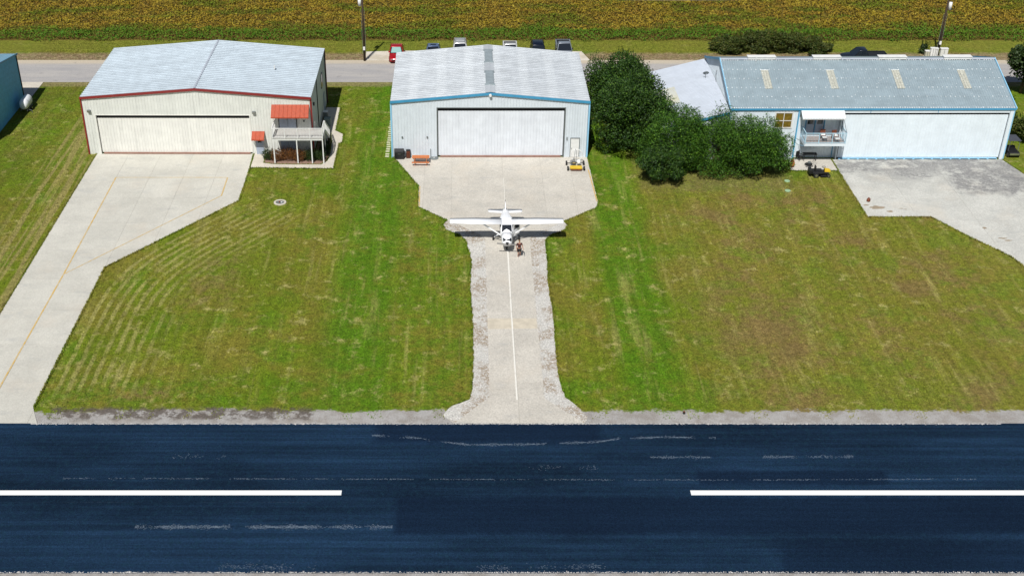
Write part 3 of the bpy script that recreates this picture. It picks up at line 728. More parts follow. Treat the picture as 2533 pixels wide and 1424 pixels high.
# right side wall details
MB().box(23.345, 23.42, 5.3, 5.42, .1, 6.2).build('downspout', M['black'], lh)
MB().box(23.345, 23.44, 13.7, 13.84, .1, 6.2).build('downspout', M['black'], lh)
MB().box(23.345, 23.47, 2.0, 2.3, 4.6, 4.9).build('wall_lamp', M['black'], lh)
o = MB().box(23.345, 23.39, 9.6, 10.7, 3.4, 4.9).build('window', M['glass'], lh); MB().box(23.345, 23.42, 10.74, 10.84, 3.35, 4.95).build('frame', M['white'], o)
door_leaf_side = MB().box(23.345, 23.40, 10.9, 11.9, .06, 2.2).build('side_door', M['bluegrey_door'], lh)
# porch deck (built on to the hangar)
pd = empty('porch_deck', (-22.15, -1.6, 0), 'white raised porch deck with railing and stairs on the cream hangar', 'deck')
def PD(x, y): return (x+22.15, y+1.6)
x0, y0 = PD(-22.15, -1.6); x1, y1 = PD(-17.0, .74)
MB().box(x0, x1, y0, y1-.02, 2.62, 2.80).build('rim_joist', M['white'], pd)
for i in range(16):
    a = y0-.04+i*(y1-y0)/16; MB().box(x0-.04, x1+.04, a, a+(y1-y0)/16-.012, 2.803, 2.84).build('deck_board', M['porch_floor'], pd)
for px in (-22.06, -19.69, -18.21, -17.05):
    x, y = PD(px, -1.55); MB().box(x-.055, x+.055, y-.055, y+.055, .05, 2.62).build('post', M['white'], pd)
for px, py in ((-17.06, .68), (-17.06, 2.4)):
    x, y = PD(px, py); MB().box(x-.05, x+.05, y-.05, y+.05, .05, 2.62 if py < 1 else 1.3).build('post', M['white'], pd)
def railing(par, A, B, h=1.08, posts=3, m=None, step=.115, nm='railing', infill=True):
    m = m or M['white']; A, B = Vector(A), Vector(B); r = empty(nm, (0, 0, 0)); r.parent = par
    up = Vector((0, 0, h)); MB().beam(A+up, B+up, .08, .06).build('top_rail', m, r)
    MB().beam(A+up*.1, B+up*.1, .05, .05).build('bottom_rail', m, r)
    for i in range(posts+1):
        p = A.lerp(B, i/posts); MB().beam(p, p+up*1.02, .07).build('post', m, r)
    if infill:
        n = max(2, int((B-A).length/step)); mb = MB()
        for i in range(1, n): p = A.lerp(B, i/n); mb.beam(p+up*.1, p+up*.98, .016)
        mb.build('balusters', m, r, kind='stuff')
    return r
railing(pd, (x0+.03, y0+.03, 2.84), (x1-.03, y0+.03, 2.84), posts=4, step=.30)
railing(pd, (x0+.03, y0+.1, 2.84), (x0+.03, y1-.05, 2.84), posts=1)
railing(pd, (x1-.03, y0+.1, 2.84), (x1-.03, y1-.35, 2.84), posts=1)
# stairs going back along the side wall
st = empty('stairs', (0, 0, 0)); st.parent = pd
sx0, sx1 = PD(-18.05, 0)[0], PD(-17.05, 0)[0]
N = 15
for i in range(N):
    z = 2.80-(i+1)*2.72/N; y = y1+.02+i*.275; MB().box(sx0, sx1, y, y+.27, z, z+.045).build('stair_tread', M['white'], st)
for sx in (sx0-.04, sx1+.04):
    MB().beam((sx, y1, 2.66), (sx, y1+N*.275, .06), .05, .26).build('stringer', M['white'], st)
railing(pd, (sx1+.04, y1+.1, 2.7), (sx1+.04, y1+N*.275, .12), 1.0, 4, nm='stair_railing', step=.16)
railing(pd, (sx0-.04, y1+.4, 2.5), (sx0-.04, y1+N*.275, .12), 1.0, 4, nm='stair_railing', infill=False)

# ---- right building: long ridge parallel to the road
RB = (24.444, -.598, 0)
rb = empty('metal_hangar', RB, 'long white metal hangar with grey roof, blue trim and a balcony', 'hangar', 'metal aircraft hangars in the row', .0037)
W, HD, EV, RG = 28.603, 7.347, 5.70, 8.20
sl_ = (RG-EV)/HD
def fstrip(x0, x1, z0, z1, m, y=0., nm='wall_panel', par=None, pitch=.3):
    n = max(1, round((x1-x0)/.95)); wd = (x1-x0)/n
    for i in range(n): ribsheet(MB(), (x0+i*wd, y, z0), (1, 0, 0), (0, 0, 1), (0, -1, 0), wd, z1-z0, pitch).build(nm, m, par or rb, fix=False)
fstrip(.02, 4.42, 0, EV-.05, M['white_wall']); fstrip(6.30, 6.85, 0, EV-.05, M['white_wall']); fstrip(4.42, 6.30, 0, 3.55, M['white_wall']); fstrip(4.42, 6.30, 5.30, EV-.05, M['white_wall'])
wn = empty('window', (0, 0, 0)); wn.parent = rb
MB().box(4.42, 6.30, .0, .02, 3.55, 5.30).build('pane_back', M['dark'], wn)
for i in range(2):
    for j in range(2):
        a, b = 4.54+i*.85, 4.54+i*.85+.78; c, d = (3.66, 4.32) if j == 0 else (4.40, 5.18)
        MB().box(a, b, -.03, -.004, c, d).build('pane', M['amber'], wn)
mb = MB()
for a, b in ((4.40, 4.54), (5.325, 5.385), (6.18, 6.32)): mb.box(a, b, -.07, -.031, 3.53, 5.32)
mb.box(4.545, 5.32, -.068, -.032, 3.53, 3.65); mb.box(5.39, 6.175, -.068, -.032, 3.53, 3.65); mb.box(4.545, 5.32, -.068, -.032, 4.33, 4.39); mb.box(5.39, 6.175, -.068, -.032, 4.33, 4.39)
mb.box(4.545, 5.32, -.068, -.032, 5.19, 5.32); mb.box(5.39, 6.175, -.068, -.032, 5.19, 5.32); mb.build('frame', M['white'], wn)
# recess with doors
fstrip(6.95, 7.86, 0, EV-.05, M['white_wall'], .55); fstrip(7.86, 9.75, 0, 2.6, M['white_wall'], .55); fstrip(7.86, 9.75, 4.75, EV-.05, M['white_wall'], .55); fstrip(9.75, 11.28, 0, EV-.05, M['white_wall'], .55)
MB().box(6.86, 6.94, -.04, .56, 0, EV-.08).build('recess_side', M['ltblue'], rb)
MB().box(11.29, 11.38, -.02, .56, 0, EV-.08).build('recess_side', M['white_wall'], rb)
for a in (7.9, 8.86): door_leaf(rb, a, a+.84, 2.62, 4.7, .58, M['bluegrey_door'], None, (a+.14, a+.70, 3.75, 4.55), 'r')
mb = MB(); mb.box(7.80, 7.88, .47, .54, 2.6, 4.75); mb.box(8.76, 8.84, .47, .54, 2.6, 4.75); mb.box(9.72, 9.80, .47, .54, 2.6, 4.75); mb.build('door_trim', M['bluetrim'], rb)
o = MB().box(9.1, 10.05, .48, .52, 1.35, 1.85).build('low_window', M['glass'], rb); mb = MB(); [mb.box(9.1+i*.3, 9.14+i*.3, .44, .478, 1.33, 1.87) for i in range(1, 4)]; mb.build('frame', M['white'], o)
MB().box(10.95, 11.02, .44, .52, 0, 2.3).build('door_trim', M['bluetrim'], rb)
# big door
dd = empty('hangar_door', (0, 0, 0)); dd.parent = rb
n = 18; wd = (28.2-11.5)/n
for i in range(n): ribsheet(MB(), (11.5+i*wd, .14, .2), (1, 0, 0), (0, 0, 1), (0, -1, 0), wd, 4.74, .3).build('door_panel', M['white_wall'], dd, fix=False)
MB().box(11.42, 28.24, .17, .3, .05, 5.15).build('door_frame', M['dark'], dd)
MB().box(11.6, 28.0, -.1, .1, .06, .17).build('door_seal', M['ltblue'], dd)
mb = MB()
for i in range(17): mb.box(11.8+i*.96, 12.55+i*.96, -.115, -.102, .085, .14)
mb.build('seal_slots', M['dark'], dd)
for a, b in ((11.42, 14.06), (14.12, 20.9), (20.96, 28.22)): MB().box(a, b, -.03, .03, 5.19, EV-.05).build('header_panel', M['white_wall'], rb)
for a in (14.065, 20.905): MB().box(a, a+.05, -.04, .02, 5.19, EV-.05).build('header_joint', M['bluetrim'], rb)
MB().box(28.26, W, -.06, .3, 0, EV-.08).build('corner_trim', M['white_wall'], rb)
MB().box(W+.003, W+.09, -.1, .12, 0, EV-.08).build('corner_trim', M['ltblue'], rb)
MB().box(-.06, -.003, -.06, .1, 0, EV-.08).build('corner_trim', M['ltblue'], rb)
MB().box(6.76, 6.855, -.09, -.035, 0, EV-.06).build('wall_trim', M['bluetrim'], rb)
# end walls and rear
for sx, nx in ((0, -1), (W, 1)):
    n = 16; wd = 2*HD/n
    for i in range(n):
        a = i*wd; ribsheet(MB(), (sx, a, 0), (0, 1, 0), (0, 0, 1), (nx, 0, 0), wd, 1, .3, l1=lambda q: EV-.05+sl_*(HD-abs(a+q-HD))).build('wall_panel', M['white_wall'], rb, fix=False)
fstrip(.02, W-.02, 0, EV-.05, M['white_wall'], 2*HD)
# roof in six courses of ribbed sheet, each lapping the one below
ov = .12; LX = W+2*ov; Lr = math.hypot(HD+.07, sl_*(HD+.07)); cth = Vector((0, 1, sl_)).normalized(); nf = Vector((0, -sl_, 1)).normalized(); nb = Vector((0, sl_, 1)).normalized()
ncol = 10; cw = LX/ncol; cuts = [0, 1.80, 3.22, 4.64, 6.06, Lr]
o0 = Vector((-ov, -.07, EV-.07*sl_))
for c in range(5):
    l = cuts[c+1]-cuts[c]+(.06 if c < 4 else 0)
    for side in (0, 1):
        v = cth if side == 0 else Vector((0, -1, sl_)).normalized(); nn_ = nf if side == 0 else nb
        og = Vector((-ov, -.07, EV-.07*sl_)) if side == 0 else Vector((-ov, 2*HD+.07, EV-.07*sl_))
        pr = None
        for i in range(ncol):
            p = og+v*cuts[c]+nn_*(.005*(4-c)*0+.006*(c % 2))+Vector((i*cw, 0, 0))
            if pr is None: pr = ribsheet(MB(), (0, 0, 0), (1, 0, 0), v, nn_, cw, l, .24, .03, .05).build('roof_panel', M['roof_grey'], rb, fix=False); pr.location = p
            else: inst(pr, p, rb)
mb = MB()
def rp(x, s, h): return o0+Vector((x, 0, 0))+cth*s+nf*h
for s_ in (.12, 1.80, 3.22, 4.64, 6.06, 7.55):
    x = .1
    while x < LX-.05:
        if random.random() < (.97 if s_ in (.12,) else .86):
            q = .040 if s_ > .2 else .045; w_ = random.choice((1, 1, 1.6)); c = rp(x, s_+random.uniform(-.015, .015), .045)
            a, b = Vector((q*w_, 0, 0)), cth*q; mb.add([c-a-b, c+a-b, c+a+b, c-a+b, c+nf*.03], [(0, 1, 4), (1, 2, 4), (2, 3, 4), (3, 0, 4)])
        x += .48 if .2 < s_ < 7 else .24
for _ in range(260):
    c = rp(random.uniform(.2, LX-.2), random.uniform(.2, 7.5), .045); q = random.uniform(.01, .028)
    a, b = Vector((q, 0, 0)), cth*q*1.3; mb.add([c-a-b, c+a-b, c+a+b, c-a+b, c+nf*.03], [(0, 1, 4), (1, 2, 4), (2, 3, 4), (3, 0, 4)])
mb.build('roof_screws', M['reflect'], rb, kind='stuff', fix=False)
for sx in (3.95, 10.75, 17.55, 24.4):
    k = empty('skylight', (0, 0, 0)); k.parent = rb; wd = .78
    for i in range(3):
        ribsheet(MB(), rp(sx+i*wd/3, 3.02+.0, .048), (1, 0, 0), cth, nf, wd/3-.012, 2.92, .26, .03, .05).build('skylight_sheet', M['translucent_panel'], k, fix=False)
    MB().beam(rp(sx-.05, 5.95, .07), rp(sx+wd+.05, 5.95, .07), .07, .03).build('flashing', M['reflect'], k)
for sx in (2.75, 9.6, 16.5, 23.35):
    vn = MB().box(sx, sx+2.88, HD-.30, HD+.30, RG+.02, RG+.26).build('ridge_vent', M['white'], rb); MB().box(sx-.05, sx+2.93, HD-.36, HD+.36, RG+.262, RG+.30).build('vent_lid', M['white'], vn)
mb = MB()
for sy in (-1, 1): mb.add([(-.12, HD, RG+.075), (W+.12, HD, RG+.075), (W+.12, HD+sy*.28, RG+.01), (-.12, HD+sy*.28, RG+.01)], [(0, 1, 2, 3)])
mb.build('ridge_cap', M['roof_annex'], rb)
mb = MB(); mb.beam((-.16, -.115, EV-.09), (W+.16, -.115, EV-.09), .075, .17); mb.build('gutter', M['bluetrim'], rb)
for x in (-.17, W+.17):
    for s_ in (0, 1):
        a = Vector((x, -.14 if s_ == 0 else 2*HD+.14, EV-.06)); b = Vector((x, HD, RG+.02)); MB().beam(a, b, .08, .24).build('rake_trim', M['ltblue'] if s_ == 0 else M['bluetrim'], rb)
MB().tube((3.55, HD-.5, RG-.1), (3.55, HD-.5, RG+.45), .05, None, 8).build('vent_pipe', M['white'], rb)
# canopy over the balcony, balcony
cn = empty('canopy', (0, 0, 0)); cn.parent = rb
v = Vector((0, -1.05, -.58)); L = v.length; v.normalize(); nr = Vector((0, -.58, 1.05)).normalized()
for i in range(5): ribsheet(MB(), (7.0+i*.86, .02, 5.60), (1, 0, 0), v, nr, .855, L, .285, .025, .04).build('canopy_sheet', M['white_wall'], cn, fix=False)
MB().box(6.98, 11.32, -1.09, -1.035, 4.93, 5.005).build('canopy_fascia', M['white'], cn)
MB().beam((11.32, .0, 5.55), (11.32, -1.06, 4.96), .05, .12).build('canopy_side', M['white'], cn)
bal = empty('balcony', (31.9, -2.05, 0), 'small white balcony with railing on the right hangar', 'balcony')
def BL(x, y): return (x-31.9, y+2.05)
x0, y0 = 0, 0; x1 = 4.1; y1 = 1.92
mb = MB()
for i in range(28): mb.box(x0+i*x1/28, x0+(i+1)*x1/28-.012, y0+.03, y1, 2.42, 2.45)
mb.build('deck_floor', M['deckwood'], bal, kind='stuff')
mb = MB(); mb.box(x0, x1, y0-.02, y0+.025, 2.2, 2.47); mb.box(x0-.03, x0-.002, y0-.02, y1, 2.2, 2.47); mb.box(x1+.002, x1+.03, y0-.02, y1, 2.2, 2.47); mb.box(x0, x1, y0+.03, y1, 2.28, 2.41); mb.build('rim', M['white_wall'], bal)
for A, B, p in (((0.02, .0, 2.45), (x1-.02, .0, 2.45), 3), ((0.0, .06, 2.45), (0, y1-.05, 2.45), 1), ((x1, .06, 2.45), (x1, y1-.05, 2.45), 1)): railing(bal, A, B, 1.15, p, paint('pale_blue_rail', (.40, .58, .68), .5), .14)  # pale blue-grey rails, with the balcony's blue shade tint put into the colour
for x in (0.0, x1): MB().beam((x, y1-.1, 1.5), (x, .1, 2.2), .06).build('brace', M['ltblue'], bal)
MB().beam((x1, .02, 3.6), (x1-.35, .85, 5.0), .035).build('canopy_post', M['grey'], bal)

# annex: lower lean-to on the left gable end
an = empty('lean_to_annex', (17.0, -.5, 0), 'white ribbed lean-to roof beside the grey roofed hangar, partly behind trees', 'building')
AX, AY, zh, zl = 7.40, 14.9, 5.30, 3.35
v = Vector((-AX, 0, zl-zh)); L = v.length+.1; v.normalize(); nr = Vector((-(zh-zl), 0, AX)).normalized()
pr = None; n = 15; wd = (AY+.2)/n
for i in range(n):
    p = Vector((AX-.03, -.1+i*wd, zh))
    if pr is None: pr = ribsheet(MB(), (0, 0, 0), (0, 1, 0), v, nr, wd, L, .34, .075, .08).build('roof_panel', M['roof_annex'], an, fix=False); pr.location = p
    else: inst(pr, p, an)
def ap(x, y, h): return Vector((AX-.03, y, zh))+v*((AX-.03-x)/(-v.x))+nr*h
k = ribsheet(MB(), ap(3.15, 5.0, .05), (0, 1, 0), v, nr, 4.3, 2.2, .3, .04, .07).build('skylight', M['tan_panel'], an, fix=False)
fw_ = MB()
n = 8; wd = AX/n
for i in range(n):
    a = i*wd; ribsheet(MB(), (a, 0, 0), (1, 0, 0), (0, 0, 1), (0, -1, 0), wd-.003, 1, .3, l1=lambda q: zl+(zh-zl)*(a+q)/AX-.05).build('wall_panel', M['white_wall'], an, fix=False)
    ribsheet(MB(), (a, AY, 0), (1, 0, 0), (0, 0, 1), (0, 1, 0), wd-.003, 1, .3, l1=lambda q: zl+(zh-zl)*(a+q)/AX-.05).build('wall_panel', M['white_wall'], an, fix=False)
for i in range(15): ribsheet(MB(), (0, i*AY/15, 0), (0, 1, 0), (0, 0, 1), (-1, 0, 0), AY/15, zl-.05, .3).build('wall_panel', M['white_wall'], an, fix=False)
MB().beam((-.1, -.14, zl-.12), (AX-.1, -.14, zh-.10), .07, .24).build('rake_trim', M['bluetrim'], an)
MB().beam((-.12, -.14, zl-.1), (-.12, AY+.1, zl-.1), .12, .16).build('gutter', M['bluetrim'], an)
dsh = MB(); dsh.tube((AX-.9, 9.8, 5.05), (AX-.9, 9.8, 5.55), .03)
secs = []
for r, h in ((.05, 0), (.22, .03), (.33, .09)): secs.append([Vector((AX-.9, 9.7, 5.6))+Matrix.Rotation(-.9, 3, 'X') @ Vector((r*math.cos(t*PI/6), r*math.sin(t*PI/6), h)) for t in range(12)])
dsh.loft(secs, False); dsh.build('satellite_dish', M['grey'], an)
MB().path([(AX-.08, 7.9, 5.1), (AX-.08, 8.6, 5.9), (AX-.08, 8.4, 6.5)], .02, 6).build('cable', M['black'], an)

# ---- blue building at the left frame edge
bb = empty('metal_building', (-66.0, 2.0, 0), 'blue metal building cut off by the left edge of the photo', 'building')
BX, BY, bev = 13.07, 13.15, 5.62
mid = BY/2; bs = .177
n = 14; wd = BY/n
for i in range(n):
    a = i*wd; f = lambda q: bev-.05+bs*(mid-abs(a+q-mid))
    ribsheet(MB(), (BX, a, 0), (0, 1, 0), (0, 0, 1), (1, 0, 0), wd, 1, .3, l1=f).build('wall_panel', M['blue_wall'], bb, fix=False)
    ribsheet(MB(), (0, a, 0), (0, 1, 0), (0, 0, 1), (-1, 0, 0), wd, 1, .3, l1=f).build('wall_panel', M['blue_wall'], bb, fix=False)
for yy, ny in ((0, -1), (BY, 1)):
    for i in range(14): ribsheet(MB(), (i*BX/14, yy, 0), (1, 0, 0), (0, 0, 1), (0, ny, 0), BX/14, bev-.05, .3).build('wall_panel', M['blue_wall'], bb, fix=False)
for s_ in (0, 1):
    v = Vector((0, 1 if s_ == 0 else -1, bs)).normalized(); nn_ = Vector((0, -bs if s_ == 0 else bs, 1)).normalized(); L = (mid+.15)*math.hypot(1, bs)
    og = Vector((-.1, -.15, bev-.15*bs)) if s_ == 0 else Vector((-.1, BY+.15, bev-.15*bs)); pr = None
    for i in range(14):
        p = og+Vector((i*(BX+.2)/14, 0, 0))
        if pr is None: pr = ribsheet(MB(), (0, 0, 0), (1, 0, 0), v, nn_, (BX+.2)/14, L, .3).build('roof_panel', M['blue_roof'], bb, fix=False); pr.location = p
        else: inst(pr, p, bb)
    a = Vector((BX+.13, -.18 if s_ == 0 else BY+.18, bev-.06)); MB().beam(a, (BX+.13, mid, bev+bs*mid-.03), .06, .2).build('rake_trim', M['bluetrim'], bb)
MB().box(BX+.003, BX+.07, BY-.1, BY+.07, 0, bev-.1).build('corner_trim', M['black'], bb)

# ================================================================== POLES
def pole(x, y, h, label, side):
    p = empty('utility_pole', (x, y, 0), label, 'utility pole', 'utility poles along the rear road')
    MB().tube((0, 0, 0), (0, 0, h), .15, .10, 12).build('shaft', M['pole'], p, True)
    MB().tube((side*.33, -.05, h-3.0), (side*.33, -.05, h-2.1), .20, None, 14).build('transformer', M['white'], p, True)
    MB().beam((0, 0, h-2.4), (side*.3, -.03, h-2.4), .06).build('bracket', M['grey'], p)
    MB().beam((-1.0, 0, h-.5), (1.0, 0, h-.5), .09, .11).build('crossarm', M['pole'], p)
    for q in (-.9, 0, .9): MB().tube((q, 0, h-.43), (q, 0, h-.2), .05, .03, 8).build('insulator', M['chrome'], p, True)
    for q in (-.2, .2): MB().tube((q, -.02, 1.0), (q, -.02, h-3.5), .022, None, 6).build('conduit', M['grey'], p)
    MB().box(-.12, .12, -.3, -.15, 1.5, 1.9).build('meter_box', M['white'], p)
    return p
HP = 10.0
pole(-14.84, 27.9, HP, 'dark wooden utility pole standing between the cream and pale blue hangars', -1)
pole(56.5, 29.9, 8.9, 'dark wooden utility pole behind the long grey roof at the right', 1)
wm = paint('wire', (.35, .30, .22), .6)
for q in (-.9, .9):
    mb = MB(); A = Vector((-14.84+q*.1, 27.9+q, HP-.2)); B = Vector((56.5, 29.9+q, 8.7)); P = [A.lerp(B, i/20)-Vector((0, 0, 1.6*4*(i/20)*(1-i/20))) for i in range(21)]
    C_ = Vector((-86, 27.5+q, HP-.2)); P2 = [C_.lerp(A, i/20)-Vector((0, 0, 1.6*4*(i/20)*(1-i/20))) for i in range(21)]
    mb.path(P2+P[1:], .02, 5); tag(mb.build('power_line', wm), 'thin overhead wire strung across the field edge, %s of the pair' % ('nearer' if q < 0 else 'farther'), 'wire')
for i, (x, y, sx, h, c) in enumerate(((55.0, 29.4, .5, .75, 'tan_panel'), (55.6, 29.3, .55, 1.15, 'white'), (56.1, 29.35, .3, 1.1, 'white'), (57.0, 29.3, .9, 1.1, 'cream'))):
    e = empty('utility_box', (x, y, 0), ('low pale green utility box, leftmost of the four by the right pole', 'white utility box, second of the four by the right pole', 'narrow white utility box, third of the four by the right pole', 'wide cream utility cabinet in front of the right pole')[i], 'utility box', 'utility boxes at the pole behind the right hangar')
    MB().box(-sx/2, sx/2, -.22, .22, .05, h).build('cabinet', M[c], e, bevel=.015); MB().box(-sx/2-.03, sx/2+.03, -.26, .26, h+.002, h+.05).build('lid', M['white'], e); MB().box(-sx/2-.06, sx/2+.06, -.3, .3, 0, .048).build('base', M['walk'], e)
    MB().box(-.02, .02, -.245, -.222, .1, h-.05).build('door_seam', M['grey'], e)

# ================================================================== FOLIAGE
def leaves(centers, radii, n, size, seed, narrow=1.0, droop=0., shell=.55, flat=1., zmin=.05, jit=.35):
    """n leaf quads spread through ellipsoid lobes, denser near their surfaces"""
    r = np.random.default_rng(seed); C_ = np.array(centers, float); R_ = np.array(radii, float)
    wgt = (R_[:, 0]*R_[:, 1]*R_[:, 2])**(2/3); k = r.choice(len(C_), n, p=wgt/wgt.sum())
    d = r.normal(size=(n, 3)); d /= np.linalg.norm(d, axis=1)[:, None]
    # clumpy radius
    ph = r.uniform(0, 6.28, (len(C_), 3)); cl = np.sin(d[:, 0]*6+ph[k, 0])*np.sin(d[:, 1]*6+ph[k, 1])*np.sin(d[:, 2]*6+ph[k, 2])
    rad = (shell+(1-shell)*r.random(n)**.5)*(1+.22*cl+r.normal(0, .05, n))
    P = C_[k]+d*R_[k]*rad[:, None]; P = P[P[:, 2] > zmin]; d = d[:len(P)]; n = len(P)
    nrm = d*.4+r.normal(size=(n, 3))*.6; nrm[:, 2] = np.abs(nrm[:, 2])+.35; nrm /= np.linalg.norm(nrm, axis=1)[:, None]
    t = r.normal(size=(n, 3)); t[:, 2] -= droop; t -= nrm*(t*nrm).sum(1)[:, None]; t /= np.linalg.norm(t, axis=1)[:, None]; b = np.cross(nrm, t)
    L = size*r.uniform(.6, 1.4, n)[:, None]; Wd = L*narrow*.5
    V = np.stack([P-t*L*.5, P+b*Wd+t*L*.05, P+t*L*.5, P-b*Wd+t*L*.05], 1).reshape(-1, 3)
    return V, n
def leafobj(name, V, n, m, parent=None):
    me = bpy.data.meshes.new(name); me.vertices.add(len(V)); me.vertices.foreach_set('co', V.ravel())
    me.loops.add(4*n); me.loops.foreach_set('vertex_index', np.arange(4*n)); me.polygons.add(n)
    me.polygons.foreach_set('loop_start', np.arange(0, 4*n, 4)); me.update(calc_edges=True); me.materials.append(m)
    o = bpy.data.objects.new(name, me); COL.objects.link(o)
    if parent: o.parent = parent
    return o
def plant(name, loc, lobes, n, size, m, label, cat, group=None, trunk=None, seed=1, narrow=1., droop=0., crown='crown', sprays=0, spraylen=.8, coarse=True):
    e = empty(name, loc, label, cat, group)
    C_ = [l[:3] for l in lobes]; R_ = [l[3:] for l in lobes]
    V, k = leaves(C_, R_, n, size, seed, narrow, droop)
    if sprays:   # drooping or upright leafy twigs that break the outline
        r = np.random.default_rng(seed+99); Vs = [V]
        for _ in range(sprays):
            i = r.integers(len(C_)); d = r.normal(size=3); d[2] = abs(d[2])*1.3; d /= np.linalg.norm(d)
            p = np.array(C_[i])+d*np.array(R_[i])*.95; dr_ = d*.6+np.array([0, 0, .5 if droop < .5 else -.35])+r.normal(size=3)*.25; m_ = 12
            s_ = np.linspace(0, 1, m_)[:, None]; Q = p+dr_*s_*spraylen*r.uniform(.5, 1.1)-np.array([0, 0, 1])*s_**2*.3*droop
            t = r.normal(size=(m_, 3)); t /= np.linalg.norm(t, axis=1)[:, None]; b = np.cross(t, np.array([.3, .8, .5])); b /= np.linalg.norm(b, axis=1)[:, None]; L = size*r.uniform(.7, 1.2, (m_, 1))
            Vs.append(np.stack([Q-t*L*.5, Q+b*L*narrow*.3, Q+t*L*.5, Q-b*L*narrow*.3], 1).reshape(-1, 3)); k += m_
        V = np.concatenate(Vs)
    leafobj(crown, V, k, m, e)
    if trunk:
        mb = MB(); h, rad = trunk
        mb.tube((0, 0, -.05), (.05, .03, h*.45), rad, rad*.75, 9)
        for i in range(6):
            a = i*2*PI/6+seed; l = lobes[i % len(lobes)]; mb.tube((.05, .03, h*.42), ((l[0]+math.cos(a)*.5)*.8, (l[1]+math.sin(a)*.5)*.8, l[2]), rad*.5, rad*.12, 6)
        mb.build('trunk', M['bark'], e, True)
    return e
TG = 'trees between the pale blue hangar and the right hangar'
def crownlobes(rx, ry, rz, zc, k, seed, spread=.55, lob=.55):
    r = random.Random(seed); L = [(0, 0, zc, rx*.72, ry*.72, rz*.8)]
    for i in range(k):
        a = i*2*PI/k+r.uniform(-.3, .3); q = r.uniform(.8, 1.1)
        L.append((math.cos(a)*rx*spread*q, math.sin(a)*ry*spread*q, zc+r.uniform(-.45, .4)*rz, rx*lob*r.uniform(.8, 1.1), ry*lob*r.uniform(.8, 1.1), rz*lob*r.uniform(.8, 1.15)))
    for i in range(3): L.append((r.uniform(-.3, .3)*rx, r.uniform(-.3, .3)*ry, zc+rz*.45, rx*.45, ry*.45, rz*.5))
    return L
def rough(rx, ry, h, k, seed, base=.5, power=2.6, core=True):
    """many unequal lobes filling a squarish volume from near the ground to the top"""
    r = random.Random(seed); L = []
    if core: L.append((0, 0, h*.45, rx*.62, ry*.62, h*.38))
    for i in range(k):
        a = r.uniform(0, 2*PI); q = r.uniform(.35, 1.0)**.5; c, s_ = math.cos(a), math.sin(a); m_ = (abs(c)**power+abs(s_)**power)**(-1/power)
        z = base+(h-base)*r.uniform(.12, .92); sz = r.uniform(.22, .40); top = 1-.45*max(0, (z/h-.5)*2)
        L.append((rx*c*q*m_*.78*top, ry*s_*q*m_*.78*top, min(z, h*(1-sz*.42)), rx*sz*r.uniform(.8, 1.3), ry*sz*r.uniform(.8, 1.3), h*sz*r.uniform(.5, .8)))
    return L
plant('tree', (13.9, 10.2, 0), rough(3.9, 4.6, 7.2, 28, 3, 1.0), 40000, .18, M['leaf_big'], 'broad dark green tree by the rear road, farthest back beside the pale blue hangar', 'tree', TG, (5.5, .22), 3, .7, sprays=260)
plant('tree', (15.0, 2.5, 0), rough(4.5, 5.0, 7.2, 36, 5, .3), 40000, .18, M['leaf_big'], 'broad dark green tree close to the pale blue hangar\'s right front corner', 'tree', TG, (5.5, .22), 5, .7, sprays=230)
plant('tree', (18.3, -1.8, 0), rough(3.5, 4.0, 6.0, 34, 8, .3), 38000, .18, M['leaf_weep'], 'weeping green tree in front of the lean-to roof, leftmost of the front three', 'tree', TG, (4.5, .18), 8, .36, 1.2, sprays=420, spraylen=1.0)
plant('tree', (22.6, -3.1, 0), rough(3.7, 3.6, 5.9, 30, 9, .2), 34000, .18, M['leaf_weep'], 'weeping bright green tree in front of the lean-to, middle of the front three', 'tree', TG, (4.5, .18), 9, .36, 1.2, sprays=560, spraylen=1.1)
plant('tree', (27.2, -3.0, 0), rough(3.5, 3.5, 5.7, 30, 12, .2), 33000, .18, M['leaf_weep'], 'weeping green tree below the amber window of the right hangar', 'tree', TG, (4.5, .18), 12, .36, 1.0, sprays=520, spraylen=1.1)
plant('shrub', (17.1, -5.5, 0), rough(2.8, 2.4, 3.6, 20, 15, .2), 19000, .16, M['leaf_big'], 'low dark round shrub at the front left of the tree group', 'shrub', None, (1.8, .1), 15, .45, 1.0, sprays=220)
plant('tree', (62.0, 17.5, 0), crownlobes(2.4, 2.6, 2.6, 3.6, 6, 21), 8000, .3, M['leaf_dark'], 'dark tree at the right edge of the photo beside the rear road', 'tree', None, (4.5, .2), 21, .7, sprays=60)
plant('shrub', (56.0, 8.6, 0), crownlobes(1.6, 2.4, 1.8, 1.7, 6, 22), 4500, .22, M['leaf_dark'], 'dark green bush behind the dark cart, along the right hangar end wall', 'shrub', None, None, 22, .7, sprays=40)
plant('shrub', (57.0, 4.2, 0), crownlobes(1.4, 1.8, 1.3, 1.3, 6, 23), 3800, .2, M['leaf_hedge'], 'lighter green bush at the right photo edge behind the dark cart', 'shrub', None, None, 23, .7, sprays=40)
for i, (x, y, rx, h, sd) in enumerate(((30.7, 31.1, 2.4, 2.0, 31), (34.3, 31.5, 2.7, 2.6, 32), (38.1, 31.4, 2.6, 2.3, 33), (41.8, 31.0, 2.1, 1.6, 34))):
    plant('shrub', (x, y, 0), rough(rx, 1.8, h, 18, sd, .1), 7500, .2, M['leaf_hedge'], ('dark roadside shrub behind the grey roof, leftmost of the four', 'tallest dark roadside shrub behind the grey roof, second from the left', 'dark roadside shrub behind the grey roof, third from the left', 'thin brownish roadside shrub nearest the dark pickup truck')[i], 'shrub', 'shrubs along the field edge behind the right hangar', None, sd, .6, sprays=50)
plant('shrub', (54.9, 30.5, 0), crownlobes(.65, .5, .6, .7, 4, 41), 700, .2, M['leaf_dark'], 'small dark bush standing behind the pale utility boxes', 'shrub', None, None, 41, .5, sprays=20)
